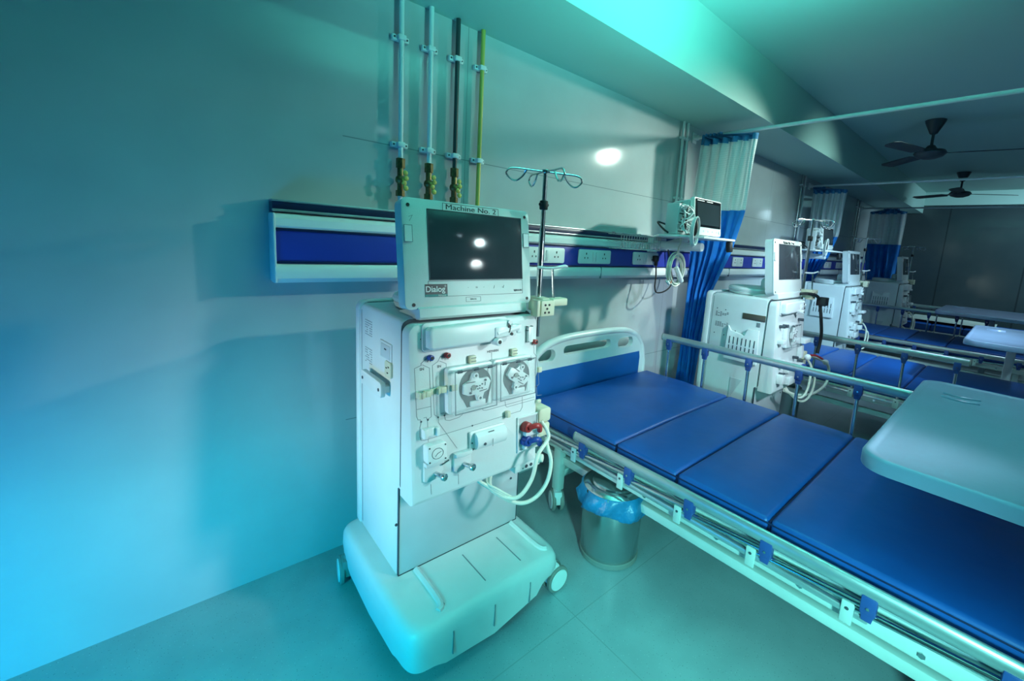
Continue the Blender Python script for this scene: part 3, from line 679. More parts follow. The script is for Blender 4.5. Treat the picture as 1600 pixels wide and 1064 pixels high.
b = fb(FP); b.box((cu-.025, cv-.008, .0), (cu+.03, cv+.012, .022), .004); b.box((cu-.03, cv-.06, 0), (cu-.015, cv-.035, .02), .003); b.cyl((cu+.036, cv-.004, .02), (cu+.036, cv+.014, .035), .010, n=12); b.build('coupling_clamp', white2, bay)
# connector block under the door
c = MB(); p = H(818, 725, 1, -.68); c.box((p.x-.05, -.69, .525), (XB+.03, -.60, .565), .006); cbk = c.build('connector_block', white, m1)
c = MB()
for q in (0, .024): c.cyl((XB-.045+q, -.688, .543), (XB-.045+q, -.692, .543), .007, n=12)
c.cyl((XB-.062, -.688, .538), (XB-.062, -.691, .538), .003, n=8); c.build('block_socket', ink, cbk)
MB().cyl((XB+.01, -.66, .55), (XB+.035, -.70, .556), .017, n=16, bev=.004).build('rinse_port', beige, cbk)
for k in range(3): hose([(.90+k*.012, -.60, .575), H(752+k*4, 752, 1, -.66-.01*k), H(775, 769-k*3, 1, -.72), H(800, 783-k*3, 1, -.75)], .0045, m1, beige, 'thin_tube')
# monitor texts
def mt(px0, px1, pyc0, pyc1): return
a0 = FM.uv(691, 316); b0 = FM.uv(778, 334); cu = (a0[0]+b0[0])/2; cv = (FM.uv(691, 323)[1]+FM.uv(778, 330)[1])/2; wd = (b0[0]-a0[0])
cv = -.0135
b = fb(FM); b.box((cu-wd/2, cv-.0135, 0), (cu+wd/2, cv+.0135, .0014)); pl = b.build('number_label', paper, monb, False); pl['label'] = 'white printed label along the top of the bezel'
b = fb(FM); b.ribbon([(cu-wd/2, cv-.0135, .0014), (cu+wd/2, cv-.0135, .0014), (cu+wd/2, cv+.0135, .0014), (cu-wd/2, cv+.0135, .0014), (cu-wd/2, cv-.0135, .0014)], .0013, .0004, (0, 0, 1))
b.text('Machine No. 2', .0245, Matrix.Translation((cu, cv+.001, .0018)) @ Matrix.Diagonal((1.42, 1, 1, 1)), .0004); b.build('lettering', black, pl, False)
uL = FM.uv(664, 455)[0]; uR = FM.uv(699, 455)[0]; vT, vB = FM.uv(680, 444)[1], FM.uv(680, 461)[1]
vT, vB = -.272, -.313
b = fb(FM); b.box((uL, vB+.007, 0), (uR, vT, .0014)); bd = b.build('logo_badge', badge, monb, False)
b = fb(FM); b.box((uL, vB-.001, 0), (uR, vB+.007, .0014)); b.build('badge_strip', tealp, bd, False)
b = fb(FM); b.text('Dialog', .0275, Matrix.Translation(((uL+uR)/2-.004, (vT+vB)/2+.003, .0018)), .0004, bold=.0003); b.text('+', .017, Matrix.Translation((uR-.008, vT-.008, .0018)), .0004)
b.text('Advance', .0085, Matrix.Translation((uR-.02, vB+.003, .0018)), .0003); b.build('lettering', paper, bd, False)
b = fb(FM); b.text('B|BRAUN', .0095, Matrix.Translation((.455, -.302, .0006)), .0003, bold=.0002)
for uu in (.235, .27, .30, .345, .385): b.text({.235: '·', .27: '=', .30: '·', .345: '/', .385: '-/'}[uu], .016, Matrix.Translation((uu, -.287, .0006)), .0003)
b.text('DIALOG', .007, Matrix.Translation((.255, -.328, .0006)), .0003)
b.ribbon([(.085, -.262, 0), (.478, -.262, 0), (.478, -.314, 0), (.085, -.314, 0), (.085, -.262, 0)], .0012, .0005, (0, 0, 1)); b.ribbon([(.225, -.320, 0), (.285, -.320, 0), (.285, -.336, 0), (.225, -.336, 0), (.225, -.320, 0)], .001, .0005, (0, 0, 1))
b.build('key_markings', ink, monb, False)
b = fb(FM); b.ribbon([(.028, -.055, 0), (.04, -.05, 0), (.03, -.068, 0)], .0012, .0004, (0, 0, 1)); b.build('pen_mark', inkgrey, monb, False)
# left flank of the first machine: labels, cable tray, outlet, handle
FLK = XA
def fl(px, py): p = H(px, py, 0, FLK); return p.y, p.z
g = MB()
for px, py in ((576, 514), (576, 557)):
    y, z = fl(px, py)
    for r in range(7):
        yy = y+.045-.0; 
        for q in range(5):
            if random.random() < .75: g.box((FLK-.0006, y+.035-q*.015-.011, z+.03-r*.009), (FLK+.001, y+.035-q*.015, z+.033-r*.009))
g.build('rating_label', inkgrey, m1, False)
y, z = fl(605, 550)
g = MB(); g.box((FLK-.004, y-.045, z-.03), (FLK+.002, y+.06, z+.035), .003); tr_ = g.build('side_recess', white, m1)
g = MB(); g.box((FLK-.0055, y-.035, z-.022), (FLK-.003, y+.045, z+.026), .001); g.build('recess_floor', greyp, tr_)
g = MB(); g.box((FLK-.0065, y-.005, z+.008), (FLK-.005, y+.012, z+.012)); g.build('recess_slot', black, tr_)
y, z = fl(609, 577); g = MB(); g.rbox((FLK-.008, y-.028, z-.028), (FLK+.002, y+.028, z+.028), 0, .01, .002); ou = g.build('side_outlet', cream, m1)
g = MB()
for a, c in ((-.008, .01), (.01, .004), (.0, -.012)): g.box((FLK-.0092, y+a-.005, z+c-.002), (FLK-.0075, y+a+.005, z+c+.002))
g.build('outlet_hole', black, ou)
y0, z0 = fl(584, 590); y1, z1 = fl(609, 606)
zc = (z0+z1)/2
y0 += .035; y1 -= .01; g = MB(); g.rbox((FLK-.035, y1, zc-.028), (FLK-.018, y0, zc+.028), 0, .015, .003); g.box((FLK-.03, y0-.03, zc-.012), (FLK, y0-.005, zc+.012), .003); g.box((FLK-.03, y1+.005, zc-.012), (FLK, y1+.03, zc+.012), .003); hd = g.build('push_handle', white, m1)
g = MB()
for yy in (y0-.02, y1+.02): g.cyl((FLK-.0345, yy, zc), (FLK-.037, yy, zc), .006, n=10)
g.build('handle_screw', ink, hd)
# side features shared by the other machines' flanks
def flank(mm, dx, dy, rich):
    X = XA+dx
    def yz(px, py): p = H(px, py, 0, X); return p.y, p.z
    if rich:
        g = MB()
        for px, py in ((1129, 492), (1128, 508)):
            y, z = yz(px, py)
            for r in range(4):
                for q in range(6):
                    if random.random() < .7: g.box((X-.0006, y+.05-q*.016-.012, z+.018-r*.009), (X+.001, y+.05-q*.016, z+.022-r*.009))
        for px, py in ((1121, 481), (1134, 484), (1116, 519), (1131, 523), (1149, 517), (1106, 481)): y, z = yz(px, py); g.cyl((X-.001, y, z), (X+.001, y, z), .004, n=8)
        g.build('rating_label', ink, mm, False)
        y, z = yz(1178, 496); g = MB(); g.box((X-.003, y-.075, z-.02), (X+.001, y+.075, z+.02), .001); g.build('name_plate', brownp, mm)
        y, z = yz(1185, 508); g = MB(); g.box((X-.002, y-.012, z-.015), (X+.001, y+.012, z+.015), .001); g.build('small_sticker', inkgrey, mm)
    pts = ((1161, 535),) if rich else ((1290, 488),)
    y, z = yz(*pts[0]) if rich else (-.40+dy, .95)
    if not rich: y, z = -.42+dy, .93
    g = MB(); g.prism([(y+.115, z-.13), (y+.105, z+.10), (y+.085, z+.07), (y-.01, z+.05), (y-.03, z+.10), (y-.10, z+.10), (y-.11, z-.13)], 0, X-.022, X-.004, .002); g.box((X-.006, y-.10, z-.12), (X, y+.10, z+.04)); po = g.build('document_pocket', white2, mm)
    g = MB()
    for k in range(7):
        for zz in (-.06, .0):
            yy = y+.085-k*.028
            g.box((X-.0235, yy-.003, z+zz-.02), (X-.0215, yy+.003, z+zz+.03))
    g.build('pocket_slot', ink, po, False)
    g = MB(); g.prism([(-.50+dy, .60), (-.42+dy, .60), (-.42+dy, .44)], 0, X-.0035, X-.0005); g.build('side_gusset', greyp, mm)
flank(m2, 2.315, -.255, True); flank(m3, 4.98, -.04, False); flank(m4, 7.235, -.17, False)
for mm, dx, dy, tx in ((m2, 2.315, -.255, 'Machine No. 3 +ve'),):
    mo = [k for k in kids(mm) if k.name.startswith('monitor') and 'neck' not in k.name][0]
    b = fb(FM); b.text(tx, .026, Matrix.Translation((.26, -.0135, .0012)), .0006)
    for v in b.bm.verts: v.co += Vector((dx, dy, 0))
    b.build('lettering', black, mo, False)
# black mains cable and red-blue fittings on the second machine
D2 = Vector((2.315, -.255, 0))
hose([(3.36, -.86, 1.19), H(1262, 459, 1, -.95), H(1277, 463, 1, -.97), H(1281, 475, 1, -.98), H(1283, 500, 1, -1.0), H(1283, 525, 1, -1.0), H(1277, 552, 1, -1.0)], .011, m2, black, 'mains_cable')
b = MB(); p = H(1284, 471, 1, -.985); b.box((p.x-.04, -1.02, p.z-.03), (p.x+.04, -.96, p.z+.03), .006); b.build('cable_box', black, m2)
hose([H(1268, 557, 1, -.97), H(1282, 562, 1, -1.0), H(1292, 568, 1, -1.02), H(1295, 580, 1, -1.03), H(1290, 600, 1, -1.03), H(1270, 615, 1, -1.02), H(1245, 617, 1, -.99), H(1225, 610, 1, -.95)], .010, m2)
b = MB(); 
for px, py in ((1262, 558), (1290, 566)): b.sph(H(px, py, 1, -1.0), .022)
b.build('hose_fitting', white2, m2)
MB().tube([H(1266, 555, 1, -1.0), H(1276, 556, 1, -1.01), H(1285, 561, 1, -1.02)], .008, 8, 3).build('hose_clip', redp, m2)
MB().sph(H(1255, 572, 1, -1.0), .03, (1.2, .6, .5)).build('blue_coupling', bluep, m2)
for mm, D in ((m2, D2), (m3, Vector((4.98, -.04, 0))), (m4, Vector((7.235, -.17, 0)))):
    for (u, v, su, sv, h) in ((.06, -.25, .05, .03, .04), (.10, -.40, .04, .05, .03), (.08, -.50, .05, .06, .04), (.30, -.20, .05, .03, .03), (.44, -.28, .12, .03, .06), (.44, -.36, .05, .09, .03), (.40, -.46, .06, .05, .05), (.22, -.44, .10, .07, .035), (.22, -.53, .08, .05, .04)):
        b = MB(); M = FP.M.copy(); M.translation += D; b.M = M; b.box((u-su/2, v-sv/2, 0), (u+su/2, v+sv/2, h), .004); b.build('line_fitting', white2, mm)
    for u, v in ((.06, -.15), (.12, -.15), (.40, -.13), (.10, -.47), (.34, -.39), (.26, -.52), (.44, -.43)): b = MB(); b.M = M; b.cyl((u, v, 0), (u, v, .035), .010, n=10); b.build('panel_knob', ink, mm)

# ------------------------------------------------------------------ beds
def make_bed(x0, x1, far_up, near_up, label):
    t = thing('hospital_bed', ((x0+x1)/2, -1.15, 0), label, 'hospital bed', 'hospital beds side by side')
    yh, yf = -.155, -2.27
    f = MB()
    for x in (x0-.012, x1-.028): f.box((x, yf, .395), (x+.04, yh-.02, .445), .006)
    for y in (yh-.04, -.9, -1.5, yf): f.box((x0, y-.02, .395), (x1, y+.02, .435), .004)
    f.box((x0+.06, yf, .28), (x0+.10, -.25, .32), .004); f.box((x1-.10, yf, .28), (x1-.06, -.25, .32), .004)
    for y in (-.41, -2.05): f.box((x0+.05, y-.02, .20), (x1-.05, y+.02, .24), .004)
    fr = f.build('frame', bedwhite, t)
    f = MB()
    f.box((x0+.02, yf+.02, .445), (x1-.02, yh-.05, .462), .004); f.build('mattress_deck', bedwhite, t)
    bt = MB()
    for y in (-.50, -1.0, -1.32, -1.6, -1.9): bt.cyl((x0-.0125, y, .418), (x0-.017, y, .418), .009, n=6)
    bt.build('frame_bolt', steel, fr)
    for x in (x0+.035, x1-.075):
        for y in (-.41, -2.05):
            l = MB(); l.box((x, y-.025, .13), (x+.045, y+.025, .40), .005); l.build('leg', bedwhite, t)
            castor(x+.022, y, t, .058, math.radians(60 if x < x0+.1 else 100), white2, white2)
    # moulded headboard with hand-holes, blue insert
    def board(yc, name):
        M = Matrix.Translation((0, yc, 0)); w_ = x1-x0; bb = MB()
        n = 36; th = .035
        xa, xb = x0+.02, x1-.02
        def topz(u): return .60+.30*min(1., (1-abs(2*u-1)**5.))**.42+ .018*math.cos((u-.5)*PI)
        # frame drawn as closed tube-like ring plus bars so the hand-holes stay open
        ring = [(xa+(xb-xa)*(k/n), 0, topz(k/n)-.035) for k in range(n+1)]
        ring[0] = (xa, 0, .62); ring[-1] = (xb, 0, .62)
        P = [(xa, yc, .44), (xa, yc, .52)]+[(p[0], yc, p[2]) for p in ring]+[(xb, yc, .52), (xb, yc, .44)]
        bb.tube(P, .024, 12, 2, flat=(0, 1, 0))
        tt = bmesh.new()
        def loop(pts):
            vs = [tt.verts.new((p[0], yc-.018, p[1])) for p in pts]
            for a, c in zip(vs, vs[1:]+vs[:1]): tt.edges.new((a, c))
        loop([(xa, .46)]+[(xb, .46)]+[(p[0], p[2]) for p in ring[::-1]])
        U = lambda u: xa+(xb-xa)*u
        def slot(ua, ub, z0, z1):
            r = min((z1-z0)/2, (U(ub)-U(ua))/2)*.98; pts = []
            for cx, cz, a0 in ((U(ub)-r, z1-r, 0), (U(ua)+r, z1-r, 90), (U(ua)+r, z0+r, 180), (U(ub)-r, z0+r, 270)):
                for k in range(6): a = math.radians(a0+90*k/5); pts.append((cx+r*math.cos(a), cz+r*math.sin(a)))
            loop(pts)
        slot(.25, .64, .775, .832); slot(.71, .86, .752, .825); slot(.07, .19, .752, .825)
        bmesh.ops.remove_doubles(tt, verts=tt.verts[:], dist=1e-5)
        bmesh.ops.triangle_fill(tt, use_beauty=True, use_dissolve=False, edges=tt.edges[:])
        ex = bmesh.ops.extrude_face_region(tt, geom=tt.faces[:])
        bmesh.ops.translate(tt, verts=[v for v in ex['geom'] if isinstance(v, bmesh.types.BMVert)], vec=(0, .036, 0))
        bb.add(tt)
        o = bb.build(name, white2, t)
        s = -1
        q = MB(); q.prism([(xa+.06, .50), (xb-.07, .50), (xb-.065, .66), (xb-.075, .705), (xa+.08, .705), (xa+.06, .66)], 1, yc+s*.0175, yc+s*.024, .002); 
        q.build('blue_insert', bluebd, o)
    board(yh+.035, 'headboard'); board(yf-.03, 'footboard')
    yb = [-.33, -.602, -.889, -1.171, -1.452, -1.731]
    for x, up, sd in ((x1-.01, far_up, 1), (x0-.035, near_up, -1)):
        sx = x
        zr = .805 if up else .508; dyr = 0 if up else -.325
        zr0 = .832 if up else .53
        r = MB(); r.M = Matrix.Translation((sx, 0, zr0)) @ Matrix.Diagonal((.62, 1, 1.15, 1)); r.cyl((0, yb[0]+.055+dyr, 0), (0, yb[-1]-.055+dyr, 0), .021, n=18, bev=.004); rl = r.build('side_rail', alu, t)
        e = MB()
        for y_ in (yb[0]+.058+dyr, yb[-1]-.058+dyr): e.sph((sx, y_, zr0), .0225, (.6, .35, 1.1))
        e.build('rail_end_cap', rubber, rl)
        for y in yb:
            bx = MB(); bx.box((sx-.016, y+dyr-.019, zr0-.062), (sx+.016, y+dyr+.019, zr0-.008), .004); bx.prism([(y+dyr-.012, zr0-.085), (y+dyr+.012, zr0-.085), (y+dyr+.017, zr0-.055), (y+dyr-.017, zr0-.055)], 0, sx-.011, sx+.011, .002); br = bx.build('rail_bracket', brkt, rl)
            p = MB(); p.cyl((sx-.0165, y+dyr, zr0-.042), (sx-.0185, y+dyr, zr0-.042), .0045, n=8); p.build('bracket_rivet', steel, br)
            ps = MB()
            zb = .445
            if up: ps.cyl((sx, y-.004, zb), (sx, y, zr0-.05), .0095, n=12)
            else: ps.cyl((sx+.004*sd*-1, y, zb+.012), (sx+.004*sd*-1, y+dyr, zr0-.05), .0095, n=12)
            ps.build('rail_post', chrome, t)
            lg = MB(); lg.box((sx-.012, y-.016, .405), (sx-.004, y+.016, .475), .004); l_ = lg.build('post_lug', bedwhite, t)
            p = MB(); p.cyl((sx-.0125, y, .455), (sx-.0145, y, .455), .005, n=8); p.build('lug_rivet', ink, l_)
        bar = MB(); bar.box((sx-.006, yb[-1]-.05, .432), (sx+.014, yb[0]+.05, .452), .004); bar.build('rail_base', alu, t)
    return t
BX = [(1.455, 2.615), (3.93, 5.09), (6.50, 7.66), (8.62, 9.78)]
bed1 = make_bed(*BX[0], True, False, 'nearest hospital bed, near rail folded down, white moulded headboard with blue insert')
bed2 = make_bed(*BX[1], False, True, 'second hospital bed beyond the second machine, near silver rail raised')
bed3 = make_bed(*BX[2], True, False, 'third hospital bed, dark blue, far rail raised before the furthest machine')
bed4 = make_bed(*BX[3], False, True, 'furthest hospital bed beside the dark partition')

def make_mattress(x0, x1, label):
    yh, yf = -.175, -2.22; cuts = [-.80, -1.115, -1.475]
    t = thing('mattress', ((x0+x1)/2, (yh+yf)/2, .462), label, 'mattress', 'blue mattresses on the beds')
    ys = [yh]+cuts+[yf]
    for k in range(4):
        a, c = ys[k]-(.003 if k else 0), ys[k+1]+(.003 if k < 3 else 0)
        bm_ = MB(); tt = bmesh.new(); bmesh.ops.create_cube(tt, size=1)
        for v in tt.verts: v.co = Vector(((x0+x1)/2+v.co.x*(x1-x0), (a+c)/2+v.co.y*(a-c), .513+v.co.z*.10))
        bmesh.ops.bevel(tt, geom=tt.edges[:], offset=.016, segments=3, profile=.5, affect='EDGES')
        bmesh.ops.subdivide_edges(tt, edges=[e for e in tt.edges if e.calc_length() > .15], cuts=7, use_grid_fill=True)
        for v in tt.verts:
            if v.co.z > .55:
                u = (v.co.x-x0)/(x1-x0); w_ = (v.co.y-c)/(a-c)
                v.co.z += .010*max(0, math.sin(PI*min(1, max(0, u))))**.5*max(0, math.sin(PI*min(1, max(0, w_))))**.5+.002*math.sin(9*v.co.x+5*k)*math.sin(17*v.co.y)
        bm_.add(tt); bm_.build('mattress_section', blue, t, ang=60)
    p = MB()
    for c in cuts: p.box((x0+.006, c-.0035, .47), (x1-.006, c+.0035, .552))
    p.build('fold_seam', bluedk, t, False)
    for z in (.478, .548):
        for x in (x0-.001, x1+.001): p = MB(); p.tube([(x, yh, z), (x, yf, z)], .0028, 6); p.build('piping', bluedk, t)
    return t
mt1 = make_mattress(BX[0][0]+.02, BX[0][1]-.03, 'blue four-section mattress on the nearest bed')
for k, lb in ((1, 'blue mattress on the second bed, behind its raised rail'), (2, 'dark blue mattress on the third bed'), (3, 'mattress on the furthest bed by the dark partition')):
    c = copy_tree(mt1); c.location.x += BX[k][0]-BX[0][0]; relabel(c, lb)
# pillow on the furthest bed, pale sheet
b = MB(); t = bmesh.new(); bmesh.ops.create_cube(t, size=1); bmesh.ops.subdivide_edges(t, edges=t.edges[:], cuts=8, use_grid_fill=True)
for v in t.verts:
    x, y, z = v.co*2; e = max(0, 1-x**4)*max(0, 1-y**4); v.co = Vector((9.2+.42*x, -1.30+.5*y, .604+.012*z*(e**.4)*1.0+.006*math.sin(13*x+7*y)*e+.006))
b.add(t); tag(recentre(b.build('folded_sheet', mat('pale_crumpled_sheet', (.42, .50, .46), .8, var=.15, scale=12, bump=.5, bscale=14), ang=70)), 'pale crumpled sheet lying on the furthest bed', 'sheet')

# overbed tables across the beds
def make_table(x0, x1, y0, y1, z, label):
    t = thing('overbed_table', ((x0+x1)/2, (y0+y1)/2, 0), label, 'table', 'overbed tables at the bed ends')
    b = MB(); r = .07
    def ol(ins, n=7):
        o = []; a0, a1, c0, c1 = x0+ins, x1-ins, y0+ins, y1-ins
        for cx, cy, s in ((a1-r, c1-r, 0), (a0+r, c1-r, 90), (a0+r, c0+r, 180), (a1-r, c0+r, 270)):
            for k in range(n): a = math.radians(s+90*k/(n-1)); o.append((cx+r*math.cos(a), cy+r*math.sin(a)))
        return o
    L = [(.012, z-.045), (.002, z-.043), (0, z-.036), (0, z-.008), (.003, z-.002), (.008, z), (.016, z-.0005), (.022, z-.004), (.03, z-.0055)]
    tt = bmesh.new(); R = [[tt.verts.new((p[0], p[1], h)) for p in ol(i)] for i, h in L]; n = len(R[0])
    for A, B in zip(R, R[1:]):
        for k in range(n): tt.faces.new((A[k], A[(k+1) % n], B[(k+1) % n], B[k]))
    tt.faces.new(R[-1]); tt.faces.new(R[0][::-1]); b.add(tt); top = b.build('table_top', tablem, t, ang=50)
    g = MB()
    for q, ly in ((.22, .10), (.29, .10)):
        pts = [(x1-q+.0-.02*math.sin(PI*k/8)*1.0, y1-.09-ly*k/8*1.1, z-.0048) for k in range(9)]
        g.tube(pts, .006, 8, 2)
    g.build('moulded_handle', tablem, top)
    xc = x1+.035; yc = (y0+y1)/2-.03
    c = MB(); c.box((x1-.30, yc-.05, z-.062), (xc+.03, yc+.05, z-.0455), .005); c.box((xc-.035, yc-.03, .09), (xc+.035, yc+.03, z-.05), .008); c.build('support_column', white, t)
    c = MB(); c.box((xc-.45, yc-.04, .055), (xc+.04, yc+.04, .095), .01); c.box((xc-.06, yc-.22, .055), (xc+.02, yc+.22, .095), .01); c.build('foot_beam', white, t)
    for fx, fy in ((xc-.42, yc), (xc-.02, yc-.2), (xc-.02, yc+.2)):
        c = MB(); c.cyl((fx, fy-.012, .0265), (fx, fy+.012, .0265), .026, n=16, bev=.004); c.box((fx-.012, fy-.016, .03), (fx+.012, fy+.016, .06), .003); c.build('small_castor', rubber, t)
    return t

# ------------------------------------------------------------------ curtains, rods, wall conduits
def curtain(x, rows, folds, label, zsplit, amp=.03, phase=0.):
    # rows: (z, y at the wall side, y at the room side)
    t = thing('privacy_curtain', (x, rows[-1][1], rows[-1][0]), label, 'curtain', 'privacy curtains between bays')
    def edge(z):
        for (za, a0, a1), (zb, b0, b1) in zip(rows, rows[1:]):
            if za >= z >= zb:
                f = (za-z)/(za-zb); return a0+(b0-a0)*f, a1+(b1-a1)*f
        return rows[-1][1:]
    def sheet(z0, z1, name, m, nz, off=0., ampk=1.):
        NU = folds*12; tt = bmesh.new(); uvl = tt.loops.layers.uv.new('UVMap'); G = []
        for j in range(nz+1):
            z = z0+(z1-z0)*j/nz; a, c = edge(z); row = []
            for i in range(NU+1):
                u = i/NU; f = 2*PI*folds*u+phase; am = amp*ampk*(.75+.25*math.sin(3*u*PI+z*2))
                yy = a+(c-a)*(u+.012*math.sin(f*2+z)); xx = x+off+am*math.sin(f+.35*math.sin(z*3+u*5))+.008*math.sin(z*7+i*.3)
                row.append((tt.verts.new((xx, yy, z)), (u*1.6, z)))
            G.append(row)
        for j in range(nz):
            for i in range(NU):
                fc = tt.faces.new((G[j][i][0], G[j][i+1][0], G[j+1][i+1][0], G[j+1][i][0])); us = (G[j][i][1], G[j][i+1][1], G[j+1][i+1][1], G[j+1][i][1])
                for l, uv in zip(fc.loops, us): l[uvl].uv = uv
        b = MB(); b.add(tt); return b.build(name, m, t, ang=80)
    zt = rows[0][0]
    sheet(zt+.03, zt-.055, 'header_band', cband, 4, .0, 1.1)
    sheet(zt-.04, zsplit, 'mesh_panel', net, 20, .0)
    sheet(zsplit+.015, rows[-1][0], 'cloth_panel', cblue, 30, .003)
    return t
c1 = curtain(3.15, [(2.31, -.085, -.53), (1.77, -.05, -.50), (1.45, -.10, -.43), (1.14, -.10, -.32), (.8, -.10, -.27), (.30, -.09, -.26)], 6, 'nearest blue curtain with white mesh top, gathered beside the patient monitor', 1.765, .032)
c2 = curtain(5.93, [(2.28, -.06, -.42), (1.75, -.06, -.40), (1.45, -.06, -.32), (1.14, -.06, -.19), (.30, -.05, -.18)], 6, 'second blue curtain with bright white mesh top, behind the second machine', 1.72, .030, 1.)
c3 = curtain(8.5, [(2.27, -.13, -.60), (1.73, -.14, -.60), (1.1, -.22, -.60), (.5, -.30, -.52), (.30, -.30, -.5)], 5, 'furthest curtain, dark blue with grey mesh top', 1.745, .034, 2.)
for x, z, yend, lb in ((3.18, 2.335, -2.6, 'nearest long horizontal curtain rod'), (5.93, 2.325, -3.0, 'second long horizontal curtain rod'), (8.5, 2.31, -3.0, 'furthest horizontal curtain rod')):
    t = thing('curtain_rod', (x, 0, z), lb+' running out from the wall', 'curtain rod', 'curtain rods')
    MB().cyl((x, -.002, z), (x, yend, z), .0125, n=14).build('rod', white, t)
    b = MB(); b.box((x-.03, -.012, z-.04), (x+.03, -.0005, z+.04), .004); b.cyl((x, -.01, z), (x, -.045, z), .02, n=14, bev=.003); b.build('wall_bracket', white, t)
    MB().cyl((x, yend+.02, z), (x, yend+.02, CEIL-.001), .006, n=8).build('ceiling_hanger', white, t)
def conduit(x, lb, r=.011, z0=1.541, m=white):
    t = thing('wall_conduit', (x, -.02, z0), lb, 'conduit', 'vertical conduits beside the curtains')
    MB().cyl((x, -.021, z0), (x, -.021, 2.419), r, n=12).build('conduit_pipe', m, t)
    b = MB()
    for z in (1.85, 2.3): b.box((x-.022, -.034, z-.008), (x+.022, -.0005, z+.008), .003)
    b.build('conduit_clip', white, t)
conduit(2.99, 'slim white conduit left of the nearest curtain'); conduit(3.05, 'slim white conduit just behind the nearest curtain edge')
conduit(5.62, 'left conduit of the pair beside the second curtain', m=steel); conduit(5.72, 'right conduit of the pair beside the second curtain')
conduit(8.15, 'left conduit of the pair beside the furthest curtain', m=steel); conduit(8.3, 'right conduit of the pair beside the furthest curtain', m=steel)

